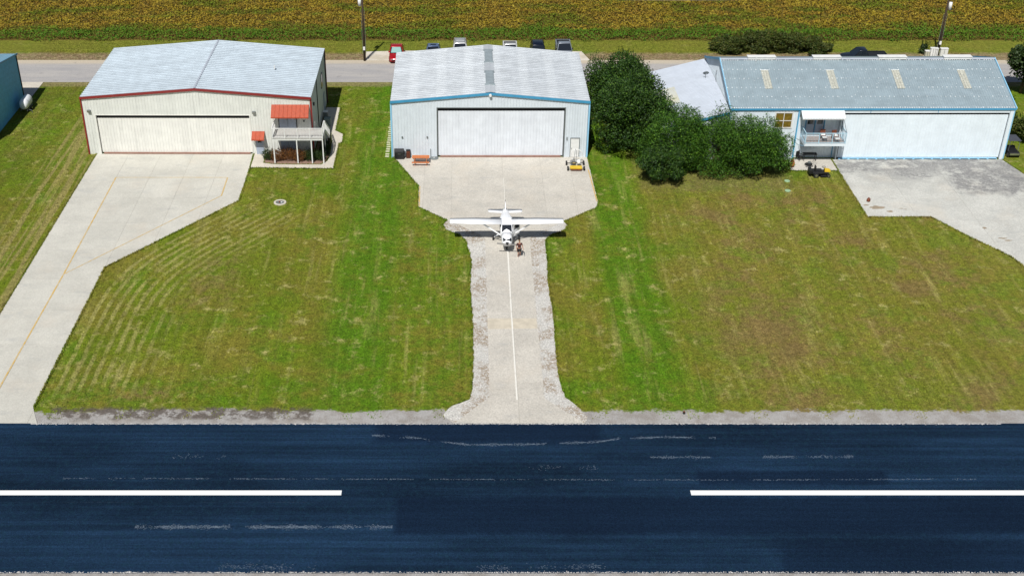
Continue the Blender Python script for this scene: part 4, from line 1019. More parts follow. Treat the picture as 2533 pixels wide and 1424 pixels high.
# bed planting under the porch deck
for i, (x, y, r, h, mm) in enumerate(((-22.9, -.5, .62, 1.1, 'leaf_dark'), (-21.9, -.75, .75, 1.25, 'leaf_rust'), (-20.8, -.65, .8, 1.35, 'leaf_rust'), (-19.7, -.75, .8, 1.25, 'leaf_rust'), (-18.6, -.7, .75, 1.15, 'leaf_dark'), (-17.6, -.65, .7, 1.1, 'leaf_dark'), (-17.15, .7, .55, 1.05, 'leaf_dark'), (-17.2, 2.2, .5, .9, 'leaf_dark'), (-17.4, 4.9, .4, .8, 'leaf_dark'))):
    nm = ('green grassy bush at the left end of the porch bed', 'russet bush behind the first white porch post', 'russet bush in the middle of the porch bed', 'russet bush just right of the second white porch post', 'dark bush behind the third white porch post', 'dark bush at the front right porch post', 'dark bush below the top of the porch stairs', 'dark bush below the middle of the porch stairs', 'small dark bush by the foot of the porch stairs')[i]
    plant('bush', (x, y, .04), [(0, 0, h*.45, r, r, h*.5), (r*.4, -.1, h*.4, r*.6, r*.6, h*.4), (-r*.4, .1, h*.45, r*.6, r*.6, h*.45)], 1500, .13, M[mm], nm, 'bush', 'bushes in the bed round the porch', None, 50+i, .35, 0, sprays=50, spraylen=.35)

# crops: leafy plants over the whole visible part of the field
n = 150000
X = RNG.uniform(-82, 92, n); Y = 35.15+(RNG.random(n)**1.0)*19.5; Y += .35*np.sin(X*.8)*np.exp(-(Y-35.5))
h = np.clip(.36+.14*np.sin(X*1.3+Y*.7)*np.sin(Y*1.1-X*1.9)+.25*np.exp(-((Y-36.8)/1.2)**2)+RNG.normal(0, .06, n), .12, .95)
Z = h*RNG.random(n)**.35
P = np.stack([X, Y, Z+.03], 1); nr = RNG.normal(size=(n, 3))*.55; nr[:, 2] = np.abs(nr[:, 2])+.45; nr /= np.linalg.norm(nr, axis=1)[:, None]
t = RNG.normal(size=(n, 3)); t[:, 2] += .5; t -= nr*(t*nr).sum(1)[:, None]; t /= np.linalg.norm(t, axis=1)[:, None]; b = np.cross(nr, t); L = RNG.uniform(.12, .34, n)[:, None]
V = np.stack([P-t*L*.5, P+b*L*.3, P+t*L*.5, P-b*L*.3], 1).reshape(-1, 3)
o = leafobj('crop_field', V, n, M['crop']); o['kind'] = 'stuff'; o['label'] = 'field of golden and green crop plants behind the road'

# grass blades over the visible lawns
n = 420000
X = RNG.uniform(-56, 60, n); Y = RNG.uniform(-44.6, 35.6, n); ok = (np.abs(X+3) < (Y+115.3)*.42+6)
for P_ in PAVED: ok &= ~inpoly(X, Y, P_)
for x0, x1, y0, y1 in ((-41.6, -18.4, .8, 14.8), (-10, 10, 0, 13.7), (17, 53.1, -.6, 14.1), (-70, -52.9, 2, 15.2)): ok &= ~((X > x0) & (X < x1) & (Y > y0) & (Y < y1))
edge = (Y < -43.2) & (np.sin(X*1.1)+np.sin(X*2.7+1) < .6); ok &= ~edge
X, Y = X[ok], Y[ok]
EX, EY = [], []
for P_ in (drvL, apron, drvR, walk, gl, gr_, patio):
    for (ax, ay), (bx, by) in zip(P_, P_[1:]+P_[:1]):
        k = int(math.hypot(bx-ax, by-ay)*90); t_ = RNG.random(k); nx, ny = by-ay, ax-bx; q = math.hypot(nx, ny) or 1
        for sg in (-1, 1):
            d_ = sg*np.abs(RNG.normal(0, .07, k)); EX.append(ax+(bx-ax)*t_+nx/q*d_); EY.append(ay+(by-ay)*t_+ny/q*d_)
EX = np.concatenate(EX); EY = np.concatenate(EY); ok = (EY > -43.2) & (EY < 20)
for P_ in PAVED: ok &= ~inpoly(EX, EY, [(px*1.0, py*1.0) for px, py in P_])
for x0, x1, y0, y1 in ((-41.6, -18.4, .8, 14.8), (-10, 10, 0, 13.7), (17, 53.1, -.6, 14.1)): ok &= ~((EX > x0) & (EX < x1) & (EY > y0) & (EY < y1))
EX, EY = EX[ok], EY[ok]; ne = len(EX); X = np.concatenate([X, EX]); Y = np.concatenate([Y, EY])
n = len(X); a = RNG.uniform(0, 2*PI, n); w_ = RNG.uniform(.025, .065, n); hh = RNG.uniform(.03, .10, n); hh[n-ne:] = RNG.uniform(.08, .20, ne); ln_ = RNG.uniform(0, 2*PI, n)
V = np.stack([np.stack([X-np.cos(a)*w_, Y-np.sin(a)*w_, np.full(n, .0)], 1), np.stack([X+np.cos(a)*w_, Y+np.sin(a)*w_, np.full(n, .0)], 1), np.stack([X+np.cos(ln_)*np.minimum(hh, .1)*.9, Y+np.sin(ln_)*np.minimum(hh, .1)*.9, hh], 1)], 1).reshape(-1, 3)
me = bpy.data.meshes.new('grass'); me.vertices.add(3*n); me.vertices.foreach_set('co', V.ravel()); me.loops.add(3*n); me.loops.foreach_set('vertex_index', np.arange(3*n)); me.polygons.add(n)
me.polygons.foreach_set('loop_start', np.arange(0, 3*n, 3)); me.update(calc_edges=True); me.materials.append(M['tuft'])
o = bpy.data.objects.new('grass', me); COL.objects.link(o); o['kind'] = 'stuff'; o['label'] = 'short mown grass blades on the lawns'
#@@OBJECTS@@
# ================================================================== VEHICLES
def wheel(par, x, y, z, r, w, axis='x', rim=True):
    t = MB(); d = Vector((w/2, 0, 0)) if axis == 'x' else Vector((0, w/2, 0)); c = Vector((x, y, z))
    t.tube(c-d, c+d, r, None, 18); q = t.build('wheel', M['rubber'], par, bevel=w*.15)
    if rim:
        s = 1 if (x if axis == 'x' else y) > 0 else -1; dd_ = d*1.06*s; MB().tube(c+d*.6*s, c+dd_, r*.6, r*.5, 12).build('rim', M['chrome'], q)
    return q
def carpaint(name, c, metallic=.3): return paint(name, c, .22, metallic, .02, 1, spec=.6)
def car(loc, rz, kind, color, label, L=4.6, Wd=1.8, H=1.45, shade=False, roofrack=False, group='vehicles parked behind the pale blue hangar', cat='car', sunroof=False, bedcolor=None):
    """front toward local -y"""
    e = empty({'pickup': 'pickup_truck', 'suv': 'parked_suv', 'sedan': 'parked_car'}[kind], loc, label, cat, group, rz)
    cp = carpaint('car_paint', color); hw = Wd/2; hl = L/2; gz = .28 if kind == 'sedan' else .38
    belt = H*.62 if kind != 'sedan' else H*.60
    def sec(y, w, z0, z1, r=.12): return [Vector((sx*q, y, z)) for sx, q, z in ((-1, w*.96, z0), (-1, w, z0+(z1-z0)*.35), (-1, w, z0+(z1-z0)*.7), (-1, w-r, z1), (1, w-r, z1), (1, w, z0+(z1-z0)*.7), (1, w, z0+(z1-z0)*.35), (1, w*.96, z0))]
    hood = belt*.93
    prof = [(-hl, hw*.80, gz+.06, hood*.70), (-hl+.12, hw*.92, gz, hood*.84), (-hl+.5, hw*.98, gz-.02, hood*.95), (-hl+1.15, hw, gz-.02, hood*1.02), (-hl+1.4, hw, gz-.02, belt)]
    if kind == 'pickup': prof += [(hl*.12, hw, gz-.02, belt), (hl*.15, hw, gz-.02, belt), (hl-.05, hw*.99, gz-.02, belt*.98), (hl, hw*.97, gz+.05, belt*.96)]
    else: prof += [(0, hw, gz-.02, belt), (hl-.7, hw, gz-.02, belt*(1.02)), (hl-.15, hw*.95, gz, belt*.98), (hl, hw*.85, gz+.08, belt*.82)]
    MB().loft([sec(*p) for p in prof]).build('body', cp, e, True, bevel=.02)
    # cabin
    f0, f1 = -hl+1.35, -hl+2.05
    r1, r0 = {'sedan': (hl-1.35, hl-.55), 'suv': (hl-.55, hl-.12), 'pickup': (hl*.05, hl*.12)}[kind]
    cw, rw = hw*.93, hw*.74
    b4 = [Vector((-cw, f0, belt-.02)), Vector((cw, f0, belt-.02)), Vector((cw, r0, belt-.02)), Vector((-cw, r0, belt-.02))]
    t4 = [Vector((-rw, f1, H-.05)), Vector((rw, f1, H-.05)), Vector((rw, r1, H-.05)), Vector((-rw, r1, H-.05))]
    cb = MB().loft([b4, t4]).build('cabin', M['glass'], e)
    t5 = [v+Vector((0, 0, .05)) - Vector((math.copysign(.07, v.x), 0, 0)) for v in t4]
    mb = MB(); mb.loft([[v*1.0+Vector((math.copysign(.012, v.x), 0, -.02)) for v in t4], t4, t5]); mb.build('roof', cp, e, True, bevel=.02)
    for i in range(4):
        d_ = Vector((math.copysign(.012, b4[i].x), math.copysign(.012, -1 if i < 2 else 1), 0)); MB().beam(b4[i]+d_, t4[i]+d_, .06, .05).build('pillar', cp, e)
    for sx in (-1, 1):
        yb = (f0+r0)/2+.1; MB().beam((sx*(cw+.01), yb, belt), (sx*(rw+.01), yb+.05, H-.05), .05, .04).build('pillar', cp, e)
    if shade:
        nrm = Vector((0, -(H-.05-belt), f1-f0)).normalized(); mb = MB(); q = [b4[0].lerp(b4[1], .08), b4[0].lerp(b4[1], .92), t4[0].lerp(t4[1], .9), t4[0].lerp(t4[1], .1)]; up = Vector((0, -.02, .012))
        q[0] = q[0].lerp(q[3], .12); q[1] = q[1].lerp(q[2], .12); mb.face([v+up for v in q]); mb.build('sun_shade', M['sunshade'], e)
    for sx in (-1, 1):
        MB().box(sx*hw*.60-.16, sx*hw*.60+.16, -hl-.01, -hl+.10, hood*.62, hood*.78).build('headlight', M['chrome'], e, bevel=.02)
        MB().box(sx*hw*.70-.1, sx*hw*.70+.1, hl-.06, hl+.012, belt*.66, belt*.84).build('tail_light', carpaint('tail_red', (.4, .01, .01)), e)
        MB().box(sx*(hw+.02)-.09, sx*(hw+.02)+.09, f0+.28, f0+.40, belt, belt+.16).build('mirror', cp if kind != 'pickup' else M['black'], e, bevel=.02)
    r = .33 if kind == 'sedan' else .38
    for sx in (-1, 1):
        for y in (-hl+.85, hl-.95): wheel(e, sx*(hw-.08), y, r+.04, r, .22)
    mb = MB(); mb.box(-hw*.62, hw*.62, -hl-.015, -hl+.05, gz+.12, hood*.6); mb.build('grille', M['black'], e)
    MB().box(-.26, .26, hl-.02, hl+.02, belt*.55, belt*.68).build('licence_plate', M['white'], e)
    if kind == 'pickup':
        bm_ = MB(); y0, y1 = hl*.18, hl-.12; bm_.box(-hw+.16, hw-.16, y0, y1, belt-.03, belt+.012); bm_.build('bed', M['black'] if bedcolor is None else bedcolor, e)
        mb = MB(); mb.box(-hw+.03, -hw+.155, y0, hl-.04, belt, belt+.07); mb.box(hw-.155, hw-.03, y0, hl-.04, belt, belt+.07); mb.box(-hw+.16, hw-.16, hl-.13, hl-.04, belt, belt+.07); mb.build('bed_rail', cp, e)
    if roofrack:
        mb = MB()
        for sx in (-1, 1): mb.beam((sx*rw*.85, f1+.2, H+.05), (sx*rw*.85, r1-.2, H+.05), .05)
        for yy in (f1+.4, (f1+r1)/2, r1-.4): mb.beam((-rw*.85, yy, H+.07), (rw*.85, yy, H+.07), .05)
        mb.build('roof_rack', M['grey'], e)
    if sunroof: MB().box(-rw*.55, rw*.55, f1+.35, f1+.75, H+.002, H+.012).build('sunroof', M['glass'], e)
    return e
car((-10.95, 29.0, .03), .02, 'sedan', (.42, .01, .015), 'red car with a teal windscreen shade, leftmost behind the pale blue hangar', 4.5, 1.75, 1.5, shade=True)
car((-6.4, 29.3, .03), 0, 'sedan', (.11, .16, .28), 'slate blue car between the red car and the white car', 4.5, 1.75, 1.45, sunroof=True)
car((-3.07, 29.3, .03), 0, 'suv', (.7, .7, .7), 'tall white car with roof bars, third from the left', 4.6, 1.8, 1.85, roofrack=True)
car((3.17, 29.5, .03), 0, 'pickup', (.72, .72, .70), 'white pickup truck just right of the hangar ridge', 5.0, 1.8, 1.7, cat='pickup truck')
car((6.62, 29.5, .03), 0, 'suv', (.006, .009, .022), 'very dark navy car between the white and the grey pickup trucks', 4.6, 1.8, 1.55)
car((9.85, 29.7, .03), 0, 'pickup', (.24, .27, .31), 'grey pickup truck with a dark bed, rightmost behind the pale blue hangar', 5.3, 1.9, 1.85, cat='pickup truck')
car((46.4, 27.2, .036), PI/2, 'pickup', (.012, .016, .028), 'dark navy pickup truck on the road behind the long grey roof', 5.6, 1.9, 1.85, group=None, cat='pickup truck')
[o for o in bpy.data.objects if o.name.startswith('pickup_truck') and o.get('label', '').startswith('dark navy')][0].rotation_euler = (0, 0, -PI/2)

# ================================================================== AIRCRAFT
ap_ = empty('light_aircraft', (1.15, -17.9, .05), 'white high wing light aircraft with left cabin door open on the taxiway', 'aircraft')
def ell(y, w, h, zc, n=14, sq=.75):
    out = []
    for i in range(n):
        t = 2*PI*(i+.5)/n; c, s_ = math.cos(t), math.sin(t)
        out.append(Vector((w*math.copysign(abs(c)**sq, c), y, zc+h*math.copysign(abs(s_)**sq, s_))))
    return out
PWm = M['planewhite']
MB().loft([ell(-2.62, .16, .16, 1.12), ell(-2.58, .34, .28, 1.12), ell(-2.42, .44, .38, 1.12), ell(-1.9, .49, .43, 1.13), ell(-1.3, .51, .46, 1.15)]).build('engine_cowl', PWm, ap_, True)
MB().loft([ell(-1.31, .515, .47, 1.155), ell(-.7, .58, .70, 1.31, sq=.6), ell(.7, .62, .74, 1.34, sq=.6), ell(1.4, .60, .62, 1.30), ell(2.2, .46, .44, 1.24), ell(3.0, .33, .29, 1.24), ell(3.75, .16, .15, 1.26)]).build('fuselage', PWm, ap_, True)
# windscreen and windows
w4 = [Vector((-.46, -1.26, 1.60)), Vector((.46, -1.26, 1.60)), Vector((.43, -.80, 2.04)), Vector((-.43, -.80, 2.04))]
dn = [v+Vector((0, .35, -.12)) for v in w4]
ws = MB().loft([dn, w4]).build('windscreen', M['glass'], ap_)
for sx in (-1, 1):
    MB().beam((sx*.48, -1.28, 1.58), (sx*.45, -.78, 2.06), .05).build('windscreen_post', PWm, ap_)
    MB().box(sx*.605-.008, sx*.605+.008, -.6, .9, 1.45, 1.92).build('side_window', M['glass'], ap_)
MB().box(-.56, .56, -.80, .5, 2.0, 2.07).build('cabin_roof', PWm, ap_, bevel=.03)
# wings
def wing(x0, x1, c0, c1, yl0, yl1, z0, z1, th=.075, nm='wing'):
    def af(x, yl, c, z):
        return [Vector((x, yl, z)), Vector((x, yl+c*.08, z+th*c*.55)), Vector((x, yl+c*.3, z+th*c)), Vector((x, yl+c*.65, z+th*c*.6)), Vector((x, yl+c, z)), Vector((x, yl+c*.6, z-th*c*.3)), Vector((x, yl+c*.2, z-th*c*.4))]
    return MB().loft([af(x0, yl0, c0, z0), af((x0+x1)/2, yl0+(yl1-yl0)*.25, c0*.99, (z0+z1)/2), af(x1*.985, yl1, c1, z1), af(x1, yl1+.12, c1*.8, z1+.01)]).build(nm, PWm, ap_, True)
for sx in (-1, 1):
    wing(sx*.45, sx*5.13, 1.24, 1.02, -.84, -.76, 2.08, 2.15)
    MB().box(min(sx*2.7, sx*4.9), max(sx*2.7, sx*4.9), .08, .088, 2.11, 2.15).build('aileron_gap', M['grey'], ap_)
    a = Vector((sx*.5, -.55, .85)); b = Vector((sx*2.35, -.40, 2.07)); MB().beam(a, b, .12, .045, up=(0, 1, 0)).build('wing_strut', PWm, ap_)
    # stabiliser
    def sf(x, yl, c, z, th=.05): return [Vector((x, yl, z)), Vector((x, yl+c*.3, z+th)), Vector((x, yl+c, z)), Vector((x, yl+c*.3, z-th))]
    MB().loft([sf(sx*.03, 2.88, .86, 1.28), sf(sx*1.45, 3.02, .66, 1.30), sf(sx*1.59, 3.14, .46, 1.30)]).build('tailplane', PWm, ap_, True)
    # main gear
    MB().beam((sx*.40, .1, .75), (sx*1.12, .12, .30), .10, .04).build('gear_leg', PWm, ap_)
    wheel(ap_, sx*1.18, .13, .22, .22, .14)
MB().loft([[Vector((s*.04, y0, z)) for s, y0, z in ((-1, 2.2, 1.3), (1, 2.2, 1.3), (1, 3.7, 1.3), (-1, 3.7, 1.3))], [Vector((s*.03, y0, z)) for s, y0, z in ((-1, 2.9, 1.7), (1, 2.9, 1.7), (1, 3.75, 1.7), (-1, 3.75, 1.7))], [Vector((s*.02, y0, z)) for s, y0, z in ((-1, 3.3, 2.1), (1, 3.3, 2.1), (1, 3.8, 2.1), (-1, 3.8, 2.1))]]).build('fin', PWm, ap_)
MB().tube((0, 3.65, 2.1), (0, 3.65, 2.3), .025, None, 6).build('beacon', M['black'], ap_)
MB().tube((0, -2.2, .75), (0, -1.78, .24), .05, None, 8).build('nose_leg', M['black'], ap_)
wheel(ap_, .0001, -1.6, .2, .2, .15, rim=False)
MB().tube((0, -2.62, 1.12), (0, -2.90, 1.12), .16, .03, 14).build('spinner', M['black'], ap_, True)
pr_ = MB()
for s in (-1, 1):
    a = Vector((s*.1, -2.74, 1.12)); b = Vector((s*.92, -2.74, 1.12+s*-.08)); pr_.beam(a, b, .045, .12)
pr_.build('propeller', M['chrome'], ap_)
for x in (-.24, .05, .26): MB().box(x-.12, x+.1, -2.57, -2.44, 1.30, 1.44).build('air_intake', M['black'], ap_, bevel=.02)
MB().box(-.38, .38, -2.50, -2.2, 1.38, 1.475).build('cowl_panel', M['glass'], ap_, bevel=.03)
# open cabin door, hinged at its front edge
od = empty('cabin_door', (.60, -.75, 0), rz=-.62); od.parent = ap_
MB().box(0, .05, 0, .98, .80, 1.42).build('door_skin', PWm, od)
MB().box(.012, .038, .06, .92, 1.45, 1.88).build('door_window', M['glass'], od)
mb = MB(); mb.box(0, .05, 0, .055, 1.421, 1.93); mb.box(0, .05, .925, .98, 1.421, 1.93); mb.box(0, .05, .056, .924, 1.885, 1.93); mb.build('door_frame', PWm, od)
MB().box(.58, .612, -.6, .25, .75, 1.42).build('door_opening', M['dark'], ap_)
for x, y in ((-.1, 1.6), (.9, .9)): MB().tube((x, y, 1.95 if x < .5 else 2.18), (x, y+.1, 2.35 if x < .5 else 2.6), .012, None, 5).build('antenna', M['white'], ap_)
MB().box(3.0, 3.25, -.66, -.60, 2.05, 2.1).build('pitot_tube', M['black'], ap_)

# ================================================================== PERSON
def skin_mesh(name, verts, edges, radii, m, parent, root=0, sub=2):
    me = bpy.data.meshes.new(name); me.from_pydata(verts, edges, []); o = bpy.data.objects.new(name, me); COL.objects.link(o); o.parent = parent
    me.materials.append(m); o.modifiers.new('skin', 'SKIN')
    if not me.skin_vertices: pass
    for i, r in enumerate(radii): me.skin_vertices[0].data[i].radius = (r, r) if not isinstance(r, tuple) else r
    for i in range(len(radii)): me.skin_vertices[0].data[i].use_root = (i == root)
    s_ = o.modifiers.new('sub', 'SUBSURF'); s_.levels = sub; s_.render_levels = sub; o.modifiers['skin'].use_smooth_shade = True
    return o
pe = empty('person', (2.21, -21.05, .05), 'person in a dark red shirt and black shorts walking by the aircraft nose', 'person', rz=.15)
V_ = [(0, 0, .93), (0, .01, 1.08), (0, .02, 1.25), (0, .02, 1.40), (0, 0, 1.50), (0, -.01, 1.56), (0, -.02, 1.65), (0, -.01, 1.74),
      (-.10, 0, .88), (-.11, -.10, .50), (-.11, .02, .10), (-.11, -.12, .05), (.10, 0, .88), (.11, .06, .50), (.12, .20, .12), (.12, .08, .05),
      (-.19, .02, 1.40), (-.25, .07, 1.13), (-.24, -.05, .90), (-.24, -.08, .81), (.19, .02, 1.40), (.27, -.04, 1.14), (.30, -.20, .97), (.31, -.26, .90)]
Ed = [(0, 1), (1, 2), (2, 3), (3, 4), (4, 5), (5, 6), (6, 7), (0, 8), (8, 9), (9, 10), (10, 11), (0, 12), (12, 13), (13, 14), (14, 15), (3, 16), (16, 17), (17, 18), (18, 19), (3, 20), (20, 21), (21, 22), (22, 23)]
Rd = [(.14, .10), (.12, .09), (.14, .10), (.12, .08), .055, .055, (.078, .09), .06, .085, .055, .038, .03, .085, .055, .038, .03, .055, .042, .03, .025, .055, .042, .03, .025]
skin_mesh('body', V_, Ed, Rd, M['skin'], pe)
skin_mesh('shirt', [(0, 0, .98), (0, .01, 1.12), (0, .02, 1.28), (0, .02, 1.42), (-.19, .02, 1.41), (-.235, .05, 1.22), (.19, .02, 1.41), (.25, 0, 1.22)], [(0, 1), (1, 2), (2, 3), (3, 4), (4, 5), (3, 6), (6, 7)], [(.165, .12), (.155, .115), (.165, .12), (.14, .095), .075, .062, .075, .062], M['shirt'], pe)
skin_mesh('shorts', [(0, 0, .95), (-.10, 0, .86), (-.115, -.07, .56), (.10, 0, .86), (.115, .045, .56)], [(0, 1), (1, 2), (0, 3), (3, 4)], [(.165, .125), .115, .095, .115, .095], M['shorts'], pe)
MB().ball((0, .015, 1.70), (.088, .098, .085), 12, 8).build('hair', M['hair'], pe, True)
for x, y in ((-.11, -.04), (.12, .12)): MB().ball((x, y, .045), (.05, .13, .05), 10, 6).build('shoe', M['white'], pe, True)
for sx in (-1, 1): MB().ball((sx*.03, -.105, 1.655), (.012, .01, .012), 6, 4).build('eye', M['black'], pe)
MB().ball((0, -.115, 1.63), (.014, .02, .02), 6, 4).build('nose', M['skin'], pe)
for hx, hy, hz in ((-.24, -.10, .77), (.31, -.30, .87)):
    hd = MB(); hd.ball((hx, hy, hz), (.028, .03, .045), 8, 6)
    for k in range(4): hd.tube((hx, hy-.024+.016*k, hz-.03), (hx-.012*math.copysign(1, hx), hy-.026+.016*k, hz-.10+.01*abs(k-1.5)), .009, .006, 6)
    hd.tube((hx, hy-.028, hz+.01), (hx-.01*math.copysign(1, hx), hy-.065, hz-.035), .011, .007, 6); hd.build('hand', M['skin'], pe, True)

# ================================================================== SMALL THINGS
# grill
g = empty('barbecue_grill', (-9.35, -.35, 0), 'large black covered barbecue grill at the pale blue hangar\'s left corner', 'grill')
secs = []
for x in (-.5, -.46, .46, .5):
    q = .9 if abs(x) > .48 else 1; secs.append([Vector((x, y*q, z)) for y, z in ((-.3, .1), (-.33, .5), (-.33, .85), (-.25, 1.05), (-.05, 1.15), (.15, 1.1), (.26, .85), (.28, .1))])
MB().loft(secs).build('cover', M['black'], g, bevel=.02)
MB().beam((-.15, -.36, .68), (.18, -.36, .68), .03).build('handle', M['chrome'], g); 
for x in (-.4, .4):
    for y in (-.2, .2): MB().tube((x-.02, y, .05), (x+.02, y, .05), .05, None, 8).build('wheel', M['rubber'], g)
MB().box(.505, .68, -.2, .18, .72, .76).build('side_shelf', M['black'], g)
f = empty('firewood_rack', (-8.42, -.22, 0), 'dark rack filled with reddish firewood beside the black grill', 'rack')
mb = MB(); mb.box(-.22, -.18, -.16, .16, 0, .95); mb.box(.18, .22, -.16, .16, 0, .95); mb.box(-.179, .179, -.16, .16, .9, .95); mb.box(-.179, .179, -.16, .16, .02, .06); mb.build('frame', M['black'], f)
for i in range(3):
    for j in range(6): MB().tube((-.12+i*.12, -.18, .13+j*.135), (-.12+i*.12, .14, .13+j*.135), .055, None, 8).build('log', M['fan_red'], f)
# picnic table
pt = empty('picnic_table', (-7.1, -1.45, 0), 'orange wooden picnic table with benches in front of the pale blue wall', 'table')
for k in range(5): MB().box(-.88, .88, -.36+k*.145, -.225+k*.145, .72, .76).build('table_board', M['wood'], pt)
for y in (-.80, .66):
    for k in range(2): MB().box(-.90, .90, y+k*.145-.07, y+k*.145+.065, .42, .455).build('seat_board', M['wood'], pt)
for x in (-.6, .6):
    MB().beam((x, -.32, .71), (x, -.70, .0), .09, .04, up=(1, 0, 0)).build('leg', M['wood'], pt); MB().beam((x, .30, .71), (x, .68, .0), .09, .04, up=(1, 0, 0)).build('leg', M['wood'], pt)
    MB().beam((x+.045, -.82, .385), (x+.045, .80, .385), .04, .06).build('crossbar', M['wood'], pt)
MB().ball((-6.83, -.30, .20), (.10, .10, .14), 10, 7).build('bucket_lid', M['black'])
o = bpy.data.objects['bucket_lid']; o.name = 'small_pot'; tag(o, 'small dark round pot between the picnic table and the pale blue wall', 'pot')
o = MB().loft([[Vector((r*math.cos(t*PI/12), r*math.sin(t*PI/12), z)) for t in range(24)] for r, z in ((.46, 0), (.46, .03), (.40, .05), (.1, .06))]).build('round_grate', M['grey'], smooth=False); o.location = (-5.75, -.3, .045)
tag(o, 'grey round metal cover lying on concrete left of the big white door', 'cover')
MB().tube((0, 0, .055), (0, 0, .1), .06, .05, 10).build('knob', M['white'], o)
# yellow fan cart
c = empty('fan_cart', (8.72, -2.35, .045), 'yellow four-wheeled cart carrying an engine and round propeller cage', 'cart')
MB().box(-.62, .62, -1.05, -.45, .22, .36).build('deck', M['yellow'], c, bevel=.03)
MB().box(-.55, .55, -1.12, -1.055, .12, .24).build('bumper', M['fan_red'], c)
mb = MB(); mb.beam((-.45, -.45, .28), (-.45, .9, .28), .07); mb.beam((.45, -.45, .28), (.45, .9, .28), .07); mb.beam((-.45, .9, .28), (.45, .9, .28), .07); mb.build('chassis', M['grey'], c)
for x, y in ((-.82, -.85), (.82, -.85), (-.88, .45), (.88, .45)): wheel(c, x, y, .22, .23, .16)
mb = MB(); mb.beam((-.82, -.85, .22), (.82, -.85, .22), .05); mb.beam((-.88, .45, .22), (.88, .45, .22), .05); mb.build('axle', M['black'], c)
mb = MB(); mb.ring((.12, .75, 1.0), .62, .03, 'y', 32, 6); mb.ring((.12, .60, 1.0), .62, .025, 'y', 32, 6)
for k in range(8): t_ = k*PI/4; mb.tube((.12+.1*math.cos(t_), .78, 1.0+.1*math.sin(t_)), (.12+.62*math.cos(t_), .76, 1.0+.62*math.sin(t_)), .012, None, 5)
for r in (.22, .36, .5): mb.ring((.12, .78, 1.0), r, .010, 'y', 28, 4)
mb.build('propeller_cage', M['white'], c, True)
mb = MB(); mb.beam((.12, .68, .42), (.12, .68, 1.6), .10, .03, up=(1, 0, 0)); mb.build('propeller', M['grey'], c)
mb = MB(); mb.box(-.32, .0, -.2, .45, .32, .62); mb.box(-.25, -.05, .0, .4, .621, .8); mb.tube((-.42, -.1, .5), (-.42, .4, .5), .09); mb.build('engine', M['chrome'], c, bevel=.02)
mb = MB(); mb.ball((.33, .0, .55), (.22, .33, .24), 12, 8); mb.build('fuel_tank', M['white'], c, True)
mb = MB(); mb.ring((-.2, -.38, .62), .24, .028, 'z', 22, 6); mb.build('hose', M['black'], c, True)
MB().tube((-.15, .3, .8), (-.0, .55, 1.75), .02, None, 6).build('mast', M['grey'], c)
# stepping stones
fs = None
for i in range(17):
    o = MB().prism([(-.21, -.13), (.19, -.15), (.22, .12), (-.18, .15)], 0, .05).build('stepping_stone', M['kerbstone']) if fs is None else inst(fs, (0, 0, 0))
    fs = fs or o; o.location = (-10.63+random.uniform(-.04, .04), .15+i*.56+(.12 if i > 1 else 0), .01); o.rotation_euler = (0, 0, random.uniform(-.15, .15))
    nth = ('nearest', 'second', 'third', 'fourth', 'fifth', 'sixth', 'seventh', 'eighth', 'ninth', 'tenth', 'eleventh', 'twelfth', 'thirteenth', 'fourteenth', 'fifteenth', 'sixteenth', 'farthest')[i]
    tag(o, '%s pale stepping stone%s in the row left of the pale blue hangar' % (nth, '' if i in (0, 16) else ' from the front'), 'stepping stone', 'stepping stones beside the pale blue hangar')
# manhole
mhl = empty('manhole', (-20.45, -10.3, 0), 'round concrete manhole ring set in the lawn below the porch', 'manhole')
secs = [[Vector((r*math.cos(t*PI/14), r*math.sin(t*PI/14), z)) for t in range(28)] for r, z in ((.60, -.05), (.60, .07), (.42, .08), (.42, .02), (.0001, .02))]
MB().loft(secs[:4], False).build('ring', M['walk'], mhl); MB().tube((0, 0, .0), (0, 0, .03), .415, None, 24).build('lid', M['grey'], mhl); MB().box(-.12, .0, -.05, .2, .03, .10).build('handle', M['fan_red'], mhl); MB().box(.08, .2, -.02, .12, .03, .07).build('vent', M['white'], mhl)
for x, y, l in ((29.64, -5.58, 'pale green round lid on the lawn nearer the weeping tree'), (29.2, -7.74, 'fainter pale green round lid on the lawn, nearer the camera of the two')):
    o = MB().loft([[Vector((r*math.cos(t*PI/10), r*math.sin(t*PI/10), z)) for t in range(20)] for r, z in ((.28, 0), (.28, .05), (.2, .07), (.02, .075))]).build('lid', paint('pale_green_plastic', (.28, .42, .25), .6)); o.location = (x, y, 0); tag(o, l, 'lid', 'round lids on the right lawn')
# terracotta urn
u = empty('planter_urn', (30.86, -2.3, .05), 'orange terracotta urn at the patio\'s left edge beside the tree', 'planter')
MB().loft([[Vector((r*math.cos(t*PI/8), r*math.sin(t*PI/8), z)) for t in range(16)] for r, z in ((.15, 0), (.25, .15), (.28, .35), (.2, .6), (.13, .72), (.17, .78))]).build('pot', M['terracotta'], u, True)
MB().tube((0, 0, -.01), (0, 0, .05), .22, None, 14).build('saucer', M['fan_red'], u)
